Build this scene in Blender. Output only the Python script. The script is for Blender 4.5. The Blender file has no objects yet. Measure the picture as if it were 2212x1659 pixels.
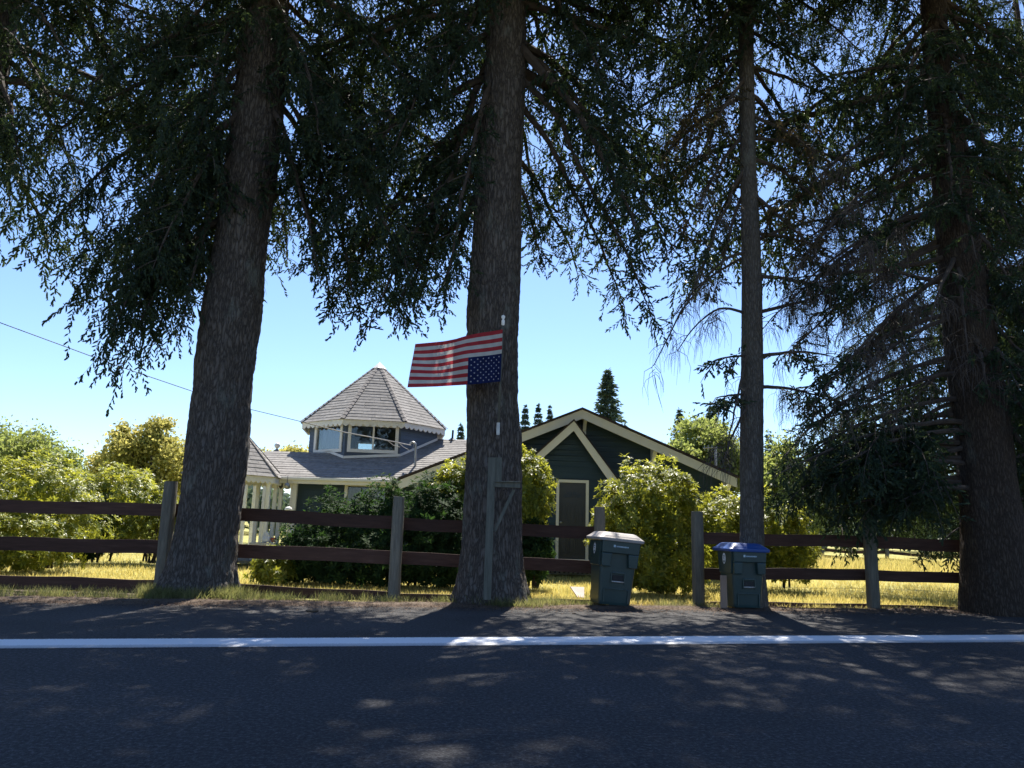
import bpy, bmesh, math, random
import numpy as np
from math import pi, sin, cos, radians, sqrt, atan2
from mathutils import Vector, Matrix, noise

random.seed(7)
RNG = np.random.default_rng(11)
scene = bpy.context.scene
COL = scene.collection

# ------------------------------------------------------------------ camera
CAM_H = 1.15
PITCH, ROLL, FPX, PW, PH = radians(10.97), 0.028, 1600.0, 2212.0, 1659.0
cam = bpy.data.cameras.new('camera')
cam.sensor_width = 36.0
cam.lens = 36.0 * FPX / PW
cam.clip_end = 3000.0
cam.clip_start = 0.05
cam_o = bpy.data.objects.new('camera', cam)
COL.objects.link(cam_o)
CM = Matrix.Translation((0, 0, CAM_H)) @ Matrix.Rotation(pi / 2 + PITCH, 4, 'X') @ Matrix.Rotation(ROLL, 4, 'Z')
cam_o.matrix_world = CM
scene.camera = cam_o
_R = CM.to_3x3()

# ------------------------------------------------------------------ light
SUN_EL, SUN_AZ = radians(58), radians(8)
world = bpy.data.worlds.new('World')
scene.world = world
world.use_nodes = True
wn = world.node_tree
for n in list(wn.nodes): wn.nodes.remove(n)
w_out = wn.nodes.new('ShaderNodeOutputWorld'); w_bg = wn.nodes.new('ShaderNodeBackground')
sky = wn.nodes.new('ShaderNodeTexSky')
sky.sky_type = 'NISHITA'; sky.sun_disc = False
sky.sun_elevation = SUN_EL; sky.sun_rotation = SUN_AZ
sky.air_density = 1.0; sky.dust_density = 0.3; sky.ozone_density = 2.0; sky.altitude = 100
w_bg.inputs['Strength'].default_value = 0.08
tint = wn.nodes.new('ShaderNodeVectorMath'); tint.operation = 'MULTIPLY'; tint.inputs[1].default_value = (0.88, 0.98, 1.16)   # cool white balance
wn.links.new(sky.outputs[0], tint.inputs[0]); wn.links.new(tint.outputs[0], w_bg.inputs['Color']); wn.links.new(w_bg.outputs[0], w_out.inputs['Surface'])
sun = bpy.data.lights.new('sun', 'SUN'); sun.energy = 5.0; sun.angle = radians(0.55); sun.color = (1.0, 0.94, 0.84)
sun_o = bpy.data.objects.new('sun', sun); COL.objects.link(sun_o)
sd = Vector((sin(SUN_AZ) * cos(SUN_EL), cos(SUN_AZ) * cos(SUN_EL), sin(SUN_EL)))
sun_o.rotation_euler = sd.to_track_quat('Z', 'Y').to_euler()
sun_o.location = sd * 60
vs = scene.view_settings
vs.view_transform = 'Standard'; vs.look = 'None'; vs.gamma = 1.0; vs.exposure = 1.25; vs.use_curve_mapping = False

# ------------------------------------------------------------------ helpers: where a sight line meets a depth or the ground
def ray(px, py):
    return _R @ Vector(((px - PW / 2) / FPX, -(py - PH / 2) / FPX, -1.0))
def at(px, py, Y):
    d = ray(px, py); return Vector((0, 0, CAM_H)) + d * (Y / d.y)
def gnd(px, py, z=0.0):
    d = ray(px, py); return Vector((0, 0, CAM_H)) + d * ((z - CAM_H) / d.z)

# ------------------------------------------------------------------ materials
def _mat(name):
    m = bpy.data.materials.new(name); m.use_nodes = True
    nt = m.node_tree
    for n in list(nt.nodes): nt.nodes.remove(n)
    out = nt.nodes.new('ShaderNodeOutputMaterial')
    return m, nt, out
def N(nt, kind, **kw):
    n = nt.nodes.new(kind)
    for k, v in kw.items():
        if k.startswith('i_'): n.inputs[int(k[2:])].default_value = v
        else: setattr(n, k, v)
    return n
def coords(nt, scale=(1, 1, 1), obj=True):
    tc = N(nt, 'ShaderNodeTexCoord'); mp = N(nt, 'ShaderNodeMapping')
    mp.inputs['Scale'].default_value = scale
    nt.links.new(tc.outputs['Object'], mp.inputs[0])
    return mp.outputs[0]
def ramp(nt, fac, stops):
    r = N(nt, 'ShaderNodeValToRGB')
    el = r.color_ramp.elements
    while len(el) < len(stops): el.new(0.5)
    for e, (p, c) in zip(el, stops):
        e.position = p; e.color = (*c, 1) if len(c) == 3 else c
    nt.links.new(fac, r.inputs[0]); return r.outputs[0]
def surf(name, stops, scale=3.0, rough=0.8, bump=0.2, stretch=(1, 1, 1), detail=6, spec=0.3, fine=40.0, dist=0.01, metal=0.0, island=0.0):
    """noise driven colour + noise bump"""
    m, nt, out = _mat(name)
    co = coords(nt, stretch)
    no = N(nt, 'ShaderNodeTexNoise'); no.inputs['Scale'].default_value = scale; no.inputs['Detail'].default_value = detail
    no.inputs['Roughness'].default_value = 0.65
    nt.links.new(co, no.inputs['Vector'])
    col = ramp(nt, no.outputs['Fac'], stops)
    if island:
        g = N(nt, 'ShaderNodeObjectInfo')
        mr = N(nt, 'ShaderNodeMapRange'); mr.inputs['To Min'].default_value = 1 - island; mr.inputs['To Max'].default_value = 1 + island
        nt.links.new(g.outputs['Random'], mr.inputs['Value'])
        mm = N(nt, 'ShaderNodeVectorMath', operation='SCALE')
        nt.links.new(col, mm.inputs[0]); nt.links.new(mr.outputs[0], mm.inputs['Scale']); col = mm.outputs[0]
    p = N(nt, 'ShaderNodeBsdfPrincipled'); p.inputs['Roughness'].default_value = rough
    p.inputs['Specular IOR Level'].default_value = spec; p.inputs['Metallic'].default_value = metal
    nt.links.new(col, p.inputs['Base Color'])
    if bump:
        n2 = N(nt, 'ShaderNodeTexNoise'); n2.inputs['Scale'].default_value = fine; n2.inputs['Detail'].default_value = 4
        nt.links.new(co, n2.inputs['Vector'])
        b = N(nt, 'ShaderNodeBump'); b.inputs['Strength'].default_value = bump; b.inputs['Distance'].default_value = dist
        nt.links.new(n2.outputs['Fac'], b.inputs['Height']); nt.links.new(b.outputs[0], p.inputs['Normal'])
    nt.links.new(p.outputs[0], out.inputs[0])
    return m
def leafy(name, stops, trans=(0.2, 0.3, 0.05), tmix=0.4, rough=0.5, spec=0.3, nscale=0.8, tips=None):
    """leaves: one colour per leaf piece, part of the light passes through"""
    m, nt, out = _mat(name)
    g = N(nt, 'ShaderNodeNewGeometry')
    co = coords(nt)
    no = N(nt, 'ShaderNodeTexNoise'); no.inputs['Scale'].default_value = nscale; no.inputs['Detail'].default_value = 3
    nt.links.new(co, no.inputs['Vector'])
    ma = N(nt, 'ShaderNodeMath', operation='MULTIPLY_ADD'); ma.inputs[1].default_value = 0.5
    nt.links.new(g.outputs['Random Per Island'], ma.inputs[0])
    m2 = N(nt, 'ShaderNodeMath', operation='MULTIPLY'); m2.inputs[1].default_value = 0.5
    nt.links.new(no.outputs['Fac'], m2.inputs[0]); nt.links.new(m2.outputs[0], ma.inputs[2])
    col = ramp(nt, ma.outputs[0], stops)
    p = N(nt, 'ShaderNodeBsdfPrincipled'); p.inputs['Roughness'].default_value = rough; p.inputs['Specular IOR Level'].default_value = spec
    nt.links.new(col, p.inputs['Base Color'])
    t = N(nt, 'ShaderNodeBsdfTranslucent')
    mx = N(nt, 'ShaderNodeMix', data_type='RGBA', blend_type='MULTIPLY'); mx.inputs[0].default_value = 0.35
    mx.inputs[6].default_value = (*trans, 1)
    nt.links.new(col, mx.inputs[7])
    sc = N(nt, 'ShaderNodeVectorMath', operation='ADD')
    nt.links.new(mx.outputs[2], sc.inputs[0]); nt.links.new(col, sc.inputs[1])
    nt.links.new(sc.outputs[0], t.inputs['Color'])
    ms = N(nt, 'ShaderNodeMixShader'); ms.inputs[0].default_value = tmix
    nt.links.new(p.outputs[0], ms.inputs[1]); nt.links.new(t.outputs[0], ms.inputs[2]); nt.links.new(ms.outputs[0], out.inputs[0])
    return m

M = {}
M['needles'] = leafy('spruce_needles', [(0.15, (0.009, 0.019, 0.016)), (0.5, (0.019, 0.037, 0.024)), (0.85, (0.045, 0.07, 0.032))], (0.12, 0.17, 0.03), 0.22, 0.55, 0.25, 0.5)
M['needles_brown'] = leafy('dry_needles', [(0.15, (0.03, 0.03, 0.02)), (0.5, (0.055, 0.045, 0.028)), (0.85, (0.08, 0.08, 0.04))], (0.2, 0.14, 0.06), 0.25, 0.7, 0.1, 0.5)
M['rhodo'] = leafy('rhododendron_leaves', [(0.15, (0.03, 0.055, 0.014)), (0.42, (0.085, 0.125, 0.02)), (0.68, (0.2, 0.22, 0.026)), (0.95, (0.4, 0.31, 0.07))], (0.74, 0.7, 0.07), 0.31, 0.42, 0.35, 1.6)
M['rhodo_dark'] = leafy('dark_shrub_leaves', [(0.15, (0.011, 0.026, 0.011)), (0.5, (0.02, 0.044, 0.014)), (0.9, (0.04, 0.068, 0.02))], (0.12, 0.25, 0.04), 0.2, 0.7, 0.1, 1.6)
M['decid'] = leafy('pale_leaves', [(0.2, (0.06, 0.09, 0.03)), (0.5, (0.12, 0.15, 0.045)), (0.8, (0.22, 0.22, 0.07))], (0.45, 0.5, 0.12), 0.4, 0.6, 0.2, 0.4)
M['gold_leaves'] = leafy('golden_leaves', [(0.2, (0.12, 0.15, 0.04)), (0.5, (0.25, 0.26, 0.07)), (0.8, (0.42, 0.38, 0.14))], (0.6, 0.5, 0.15), 0.4, 0.6, 0.2, 0.4)
M['far_hazed'] = leafy('hazed_conifer_needles', [(0.2, (0.04, 0.065, 0.055)), (0.8, (0.09, 0.125, 0.085))], (0.15, 0.2, 0.08), 0.25, 0.7, 0.1, 0.3)  # paler blue-green: distance haze put into the foliage colour
M['grass'] = leafy('dry_grass_blades', [(0.15, (0.2, 0.23, 0.06)), (0.45, (0.38, 0.34, 0.12)), (0.8, (0.52, 0.44, 0.19))], (0.7, 0.55, 0.15), 0.35, 0.6, 0.2, 0.35)
M['verge'] = leafy('verge_grass_blades', [(0.2, (0.04, 0.065, 0.025)), (0.5, (0.085, 0.105, 0.04)), (0.8, (0.25, 0.2, 0.1))], (0.4, 0.4, 0.12), 0.35, 0.6, 0.2, 0.7)
M['litter'] = leafy('needle_litter', [(0.2, (0.07, 0.045, 0.03)), (0.6, (0.15, 0.1, 0.07)), (0.9, (0.26, 0.19, 0.13))], (0.2, 0.15, 0.1), 0.05, 0.8, 0.1, 2)

def bark_mat(name, c_lo, c_mid, c_hi, lichen=0.3, vscale=1.0):
    m, nt, out = _mat(name)
    co = coords(nt, (19 * vscale, 19 * vscale, 3.8 * vscale))
    vo = N(nt, 'ShaderNodeTexVoronoi', feature='DISTANCE_TO_EDGE'); vo.inputs['Scale'].default_value = 1.0
    wob = N(nt, 'ShaderNodeTexNoise'); wob.inputs['Scale'].default_value = 0.8; wob.inputs['Detail'].default_value = 3
    nt.links.new(co, wob.inputs['Vector'])
    mx = N(nt, 'ShaderNodeVectorMath', operation='MULTIPLY_ADD'); mx.inputs[1].default_value = (2.2, 2.2, 2.2)
    nt.links.new(wob.outputs['Color'], mx.inputs[0]); nt.links.new(co, mx.inputs[2])
    nt.links.new(mx.outputs[0], vo.inputs['Vector'])
    no = N(nt, 'ShaderNodeTexNoise'); no.inputs['Scale'].default_value = 5; no.inputs['Detail'].default_value = 8; no.inputs['Roughness'].default_value = 0.7
    nt.links.new(co, no.inputs['Vector'])
    add = N(nt, 'ShaderNodeMath', operation='MULTIPLY_ADD'); add.inputs[1].default_value = 1.6
    sm = N(nt, 'ShaderNodeMath', operation='MINIMUM'); sm.inputs[1].default_value = 0.32
    nt.links.new(vo.outputs['Distance'], sm.inputs[0]); nt.links.new(sm.outputs[0], add.inputs[0])
    h2 = N(nt, 'ShaderNodeMath', operation='MULTIPLY'); h2.inputs[1].default_value = 0.5
    nt.links.new(no.outputs['Fac'], h2.inputs[0]); nt.links.new(h2.outputs[0], add.inputs[2])
    col = ramp(nt, add.outputs[0], [(0.18, c_lo), (0.45, c_mid), (0.85, c_hi)])
    big = N(nt, 'ShaderNodeTexNoise'); big.inputs['Scale'].default_value = 2.2; big.inputs['Detail'].default_value = 7; big.inputs['Roughness'].default_value = 0.7
    nt.links.new(coords(nt, (1, 1, 0.5)), big.inputs['Vector'])
    lf = ramp(nt, big.outputs['Fac'], [(0.56, (0, 0, 0)), (0.72, (lichen,) * 3)])
    mc = N(nt, 'ShaderNodeMix', data_type='RGBA'); mc.inputs[7].default_value = (0.2, 0.23, 0.2, 1)
    nt.links.new(lf, mc.inputs[0]); nt.links.new(col, mc.inputs[6])
    p = N(nt, 'ShaderNodeBsdfPrincipled'); p.inputs['Roughness'].default_value = 0.9; p.inputs['Specular IOR Level'].default_value = 0.15
    nt.links.new(mc.outputs[2], p.inputs['Base Color'])
    b = N(nt, 'ShaderNodeBump'); b.inputs['Strength'].default_value = 0.9; b.inputs['Distance'].default_value = 0.03
    nt.links.new(add.outputs[0], b.inputs['Height']); nt.links.new(b.outputs[0], p.inputs['Normal'])
    nt.links.new(p.outputs[0], out.inputs[0])
    return m
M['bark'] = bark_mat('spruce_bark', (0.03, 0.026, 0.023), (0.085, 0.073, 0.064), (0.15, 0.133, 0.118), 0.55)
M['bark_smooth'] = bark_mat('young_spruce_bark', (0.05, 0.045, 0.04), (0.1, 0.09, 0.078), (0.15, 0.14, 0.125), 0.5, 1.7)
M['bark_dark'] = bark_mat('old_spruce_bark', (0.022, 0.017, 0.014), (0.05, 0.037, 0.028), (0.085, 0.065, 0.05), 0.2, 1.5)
M['limb'] = surf('limb_bark', [(0.3, (0.035, 0.027, 0.022)), (0.7, (0.08, 0.065, 0.055))], 6, 0.9, 0.3)
M['twig'] = surf('bare_twig', [(0.3, (0.05, 0.04, 0.035)), (0.7, (0.1, 0.085, 0.075))], 6, 0.9, 0)
M['rail'] = surf('red_brown_rail_paint', [(0.25, (0.034, 0.017, 0.012)), (0.6, (0.07, 0.036, 0.026)), (0.85, (0.12, 0.078, 0.06))], 2.5, 0.75, 0.35, (1, 6, 9), 8, 0.25, 18, 0.01, island=0.25)
M['post'] = surf('weathered_post_wood', [(0.25, (0.09, 0.085, 0.07)), (0.55, (0.16, 0.15, 0.12)), (0.8, (0.25, 0.22, 0.17))], 3, 0.9, 0.5, (9, 9, 1), 8, 0.15, 25, island=0.2)
M['siding'] = surf('dark_teal_siding', [(0.3, (0.019, 0.04, 0.056)), (0.7, (0.027, 0.053, 0.072))], 1.5, 0.55, 0.12, (1, 1, 4), 6, 0.4, 30, 0.004, island=0.08)
M['siding_sky'] = surf('sky_tinted_siding', [(0.3, (0.06, 0.085, 0.13)), (0.7, (0.085, 0.115, 0.17))], 1.5, 0.5, 0.12, (1, 1, 4), 6, 0.4, 30, 0.004, island=0.08)  # turret boards: sky reflection put into the base colour as blue
M['white'] = surf('aged_white_paint', [(0.2, (0.7, 0.69, 0.65)), (0.6, (0.82, 0.81, 0.78)), (0.9, (0.86, 0.86, 0.84))], 2.0, 0.55, 0.1, fine=30)
M['cream'] = surf('cream_trim_paint', [(0.2, (0.7, 0.67, 0.59)), (0.6, (0.8, 0.77, 0.7)), (0.9, (0.84, 0.82, 0.77))], 1.4, 0.6, 0.12, fine=30)
M['shingle'] = surf('asphalt_shingle', [(0.25, (0.17, 0.165, 0.16)), (0.5, (0.26, 0.25, 0.24)), (0.8, (0.35, 0.335, 0.32))], 9, 0.95, 0.5, (1, 1, 1), 8, 0.1, 90, 0.006, island=0.12)
M['shingle_cap'] = surf('ridge_shingle', [(0.25, (0.17, 0.16, 0.15)), (0.8, (0.28, 0.26, 0.25))], 9, 0.95, 0.5, fine=90, dist=0.006, island=0.05)
M['roofedge'] = surf('dark_roof_edge', [(0.3, (0.03, 0.022, 0.02)), (0.7, (0.07, 0.05, 0.045))], 3, 0.8, 0.1)
M['door'] = surf('dark_door_paint', [(0.3, (0.04, 0.042, 0.048)), (0.7, (0.055, 0.058, 0.064))], 2, 0.45, 0.05, spec=0.4)
M['interior'] = surf('dim_interior', [(0.3, (0.05, 0.05, 0.055)), (0.7, (0.09, 0.085, 0.08))], 2, 0.9, 0)
M['curtain'] = surf('lilac_curtain', [(0.3, (0.3, 0.29, 0.5)), (0.7, (0.42, 0.4, 0.62))], 3, 0.9, 0.1, (6, 6, 0.4))
M['metal'] = surf('grey_metal', [(0.3, (0.25, 0.25, 0.25)), (0.7, (0.45, 0.45, 0.44))], 4, 0.4, 0.05, metal=0.6)
M['darkmetal'] = surf('dark_metal', [(0.3, (0.03, 0.04, 0.06)), (0.7, (0.06, 0.07, 0.09))], 4, 0.5, 0.05)
M['cable'] = surf('cable_sheath', [(0.3, (0.05, 0.05, 0.055)), (0.7, (0.12, 0.12, 0.13))], 4, 0.5, 0)
M['cable_pale'] = surf('bare_service_cable', [(0.3, (0.3, 0.3, 0.3)), (0.7, (0.5, 0.48, 0.46))], 4, 0.5, 0)
M['bin'] = surf('dark_green_plastic', [(0.2, (0.01, 0.03, 0.031)), (0.6, (0.018, 0.045, 0.046)), (0.9, (0.032, 0.062, 0.062))], 3, 0.36, 0.15, (1, 1, 1), 8, 0.55, 60, 0.003)
M['lid_grey'] = surf('mottled_grey_lid', [(0.2, (0.2, 0.18, 0.165)), (0.55, (0.3, 0.27, 0.25)), (0.85, (0.45, 0.41, 0.38))], 5, 0.5, 0.2, detail=8)  # grey with paler mottling
M['lid_blue'] = surf('blue_lid', [(0.2, (0.01, 0.04, 0.16)), (0.7, (0.018, 0.065, 0.25))], 3, 0.4, 0.1, spec=0.5)
M['tyre_and_pocket'] = surf('rubber_and_pocket_shade', [(0.3, (0.015, 0.015, 0.015)), (0.7, (0.03, 0.03, 0.03))], 5, 0.8, 0.1)
M['print'] = surf('pale_print', [(0.3, (0.25, 0.35, 0.42)), (0.7, (0.42, 0.52, 0.58))], 30, 0.6, 0)
M['sticker'] = surf('white_sticker', [(0.3, (0.5, 0.52, 0.52)), (0.7, (0.7, 0.7, 0.7))], 20, 0.5, 0)
M['sticker_dark'] = surf('sticker_ink', [(0.3, (0.03, 0.06, 0.06)), (0.7, (0.05, 0.08, 0.08))], 20, 0.5, 0)
M['moss_wood'] = surf('mossy_grey_wood', [(0.25, (0.07, 0.075, 0.062)), (0.55, (0.12, 0.12, 0.1)), (0.85, (0.19, 0.18, 0.15))], 3, 0.9, 0.4, (8, 8, 1), 8, 0.15)
M['tan_wood'] = surf('tan_board', [(0.25, (0.2, 0.14, 0.1)), (0.8, (0.32, 0.22, 0.16))], 3, 0.8, 0.3, (8, 8, 1))
M['pinkish'] = surf('pale_pink_panel', [(0.25, (0.3, 0.23, 0.2)), (0.8, (0.4, 0.32, 0.29))], 3, 0.7, 0.1)
M['stone'] = surf('pale_stone', [(0.25, (0.45, 0.43, 0.4)), (0.8, (0.65, 0.63, 0.6))], 6, 0.9, 0.3)
M['globe'] = surf('white_lamp_globe', [(0.3, (0.8, 0.79, 0.74)), (0.7, (0.86, 0.85, 0.8))], 6, 0.3, 0)
M['terracotta'] = surf('terracotta', [(0.3, (0.35, 0.1, 0.05)), (0.7, (0.5, 0.17, 0.09))], 6, 0.8, 0.1)

# glass
def glass_mat():
    m, nt, out = _mat('window_glass')
    t = N(nt, 'ShaderNodeBsdfTransparent'); t.inputs[0].default_value = (0.8, 0.84, 0.84, 1)
    g = N(nt, 'ShaderNodeBsdfGlossy'); g.inputs['Roughness'].default_value = 0.02
    lw = N(nt, 'ShaderNodeLayerWeight'); lw.inputs[0].default_value = 0.25
    mr = N(nt, 'ShaderNodeMapRange'); mr.inputs['To Min'].default_value = 0.03; mr.inputs['To Max'].default_value = 0.7
    nt.links.new(lw.outputs['Fresnel'], mr.inputs[0])
    ms = N(nt, 'ShaderNodeMixShader'); nt.links.new(mr.outputs[0], ms.inputs[0])
    nt.links.new(t.outputs[0], ms.inputs[1]); nt.links.new(g.outputs[0], ms.inputs[2]); nt.links.new(ms.outputs[0], out.inputs[0])
    return m
M['glass'] = glass_mat()

def cloth(name, c, c2):
    m, nt, out = _mat(name)
    co = coords(nt, (1, 1, 1))
    no = N(nt, 'ShaderNodeTexNoise'); no.inputs['Scale'].default_value = 9; no.inputs['Detail'].default_value = 6
    nt.links.new(co, no.inputs['Vector'])
    col = ramp(nt, no.outputs['Fac'], [(0.3, c2), (0.7, c)])
    d = N(nt, 'ShaderNodeBsdfDiffuse'); t = N(nt, 'ShaderNodeBsdfTranslucent')
    nt.links.new(col, d.inputs[0]); nt.links.new(col, t.inputs[0])
    ms = N(nt, 'ShaderNodeMixShader'); ms.inputs[0].default_value = 0.35
    nt.links.new(d.outputs[0], ms.inputs[1]); nt.links.new(t.outputs[0], ms.inputs[2]); nt.links.new(ms.outputs[0], out.inputs[0])
    return m
M['flag_red'] = cloth('flag_red', (0.4, 0.045, 0.055), (0.3, 0.035, 0.045))
M['flag_white'] = cloth('flag_white', (0.54, 0.53, 0.5), (0.43, 0.43, 0.42))
M['flag_blue'] = cloth('flag_blue', (0.016, 0.024, 0.085), (0.012, 0.017, 0.06))

def asphalt(name, c1, c2, c3, patch, big_scale=0.5):
    m, nt, out = _mat(name)
    co = coords(nt)
    sp = N(nt, 'ShaderNodeTexNoise'); sp.inputs['Scale'].default_value = 34; sp.inputs['Detail'].default_value = 5; sp.inputs['Roughness'].default_value = 0.8
    nt.links.new(co, sp.inputs['Vector'])
    col = ramp(nt, sp.outputs['Fac'], [(0.35, c1), (0.52, c2), (0.72, c3)])
    bg = N(nt, 'ShaderNodeTexNoise'); bg.inputs['Scale'].default_value = big_scale; bg.inputs['Detail'].default_value = 6
    nt.links.new(co, bg.inputs['Vector'])
    f = ramp(nt, bg.outputs['Fac'], [(0.35, (0.8, 0.8, 0.8)), (0.65, (1.15, 1.15, 1.15))])
    mm = N(nt, 'ShaderNodeVectorMath', operation='MULTIPLY'); nt.links.new(col, mm.inputs[0]); nt.links.new(f, mm.inputs[1])
    vo = N(nt, 'ShaderNodeTexVoronoi'); vo.inputs['Scale'].default_value = 90
    nt.links.new(co, vo.inputs['Vector'])
    ad = N(nt, 'ShaderNodeMath', operation='ADD'); nt.links.new(vo.outputs['Distance'], ad.inputs[0]); nt.links.new(sp.outputs['Fac'], ad.inputs[1])
    p = N(nt, 'ShaderNodeBsdfPrincipled'); p.inputs['Roughness'].default_value = 0.85; p.inputs['Specular IOR Level'].default_value = 0.25
    nt.links.new(mm.outputs[0], p.inputs['Base Color'])
    b = N(nt, 'ShaderNodeBump'); b.inputs['Strength'].default_value = 0.7; b.inputs['Distance'].default_value = 0.012
    nt.links.new(ad.outputs[0], b.inputs['Height']); nt.links.new(b.outputs[0], p.inputs['Normal'])
    nt.links.new(p.outputs[0], out.inputs[0])
    return m
M['asphalt'] = asphalt('asphalt', (0.013, 0.013, 0.015), (0.036, 0.036, 0.04), (0.14, 0.14, 0.14), 0)
M['shoulder'] = asphalt('shoulder_asphalt', (0.018, 0.018, 0.02), (0.042, 0.041, 0.042), (0.14, 0.13, 0.12), 0, 0.9)
M['dirt'] = surf('verge_dirt', [(0.3, (0.05, 0.036, 0.026)), (0.55, (0.1, 0.075, 0.055)), (0.8, (0.18, 0.14, 0.1))], 3, 0.95, 0.6, fine=40, dist=0.02)
M['meadow'] = surf('dry_meadow', [(0.3, (0.18, 0.2, 0.055)), (0.5, (0.34, 0.31, 0.11)), (0.75, (0.46, 0.4, 0.17))], 1.3, 0.95, 0.8, (1, 1, 1), 9, 0.1, 25, 0.05)

def paint_mat():
    m, nt, out = _mat('road_line_paint')
    tc = N(nt, 'ShaderNodeTexCoord'); se = N(nt, 'ShaderNodeSeparateXYZ'); nt.links.new(tc.outputs['UV'], se.inputs[0])
    co = coords(nt)
    no = N(nt, 'ShaderNodeTexNoise'); no.inputs['Scale'].default_value = 60; no.inputs['Detail'].default_value = 5; no.inputs['Roughness'].default_value = 0.8
    nt.links.new(co, no.inputs['Vector'])
    # the older, thinner coat along the road side of the line
    a = N(nt, 'ShaderNodeMath', operation='MULTIPLY_ADD'); a.inputs[1].default_value = 0.55
    nt.links.new(no.outputs['Fac'], a.inputs[0]); nt.links.new(se.outputs[1], a.inputs[2])
    ed = N(nt, 'ShaderNodeMath', operation='MULTIPLY_ADD'); ed.inputs[1].default_value = -1.0; ed.inputs[2].default_value = 1.0
    nt.links.new(se.outputs[1], ed.inputs[0])
    e2 = N(nt, 'ShaderNodeMath', operation='MULTIPLY_ADD'); e2.inputs[1].default_value = 0.3; nt.links.new(no.outputs['Fac'], e2.inputs[0]); nt.links.new(ed.outputs[0], e2.inputs[2])
    e3 = N(nt, 'ShaderNodeMath', operation='GREATER_THAN'); e3.inputs[1].default_value = 0.2; nt.links.new(e2.outputs[0], e3.inputs[0])
    e4 = N(nt, 'ShaderNodeMath', operation='MULTIPLY'); nt.links.new(a.outputs[0], e4.inputs[0]); nt.links.new(e3.outputs[0], e4.inputs[1])
    col = ramp(nt, e4.outputs[0], [(0.26, (0.07, 0.07, 0.075)), (0.36, (0.38, 0.39, 0.4)), (0.55, (0.5, 0.51, 0.52)), (0.62, (0.74, 0.76, 0.78))])
    p = N(nt, 'ShaderNodeBsdfPrincipled'); p.inputs['Roughness'].default_value = 0.6
    nt.links.new(col, p.inputs['Base Color'])
    b = N(nt, 'ShaderNodeBump'); b.inputs['Strength'].default_value = 0.4; b.inputs['Distance'].default_value = 0.006
    nt.links.new(no.outputs['Fac'], b.inputs['Height']); nt.links.new(b.outputs[0], p.inputs['Normal'])
    nt.links.new(p.outputs[0], out.inputs[0]); return m
M['paint'] = paint_mat()

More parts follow.
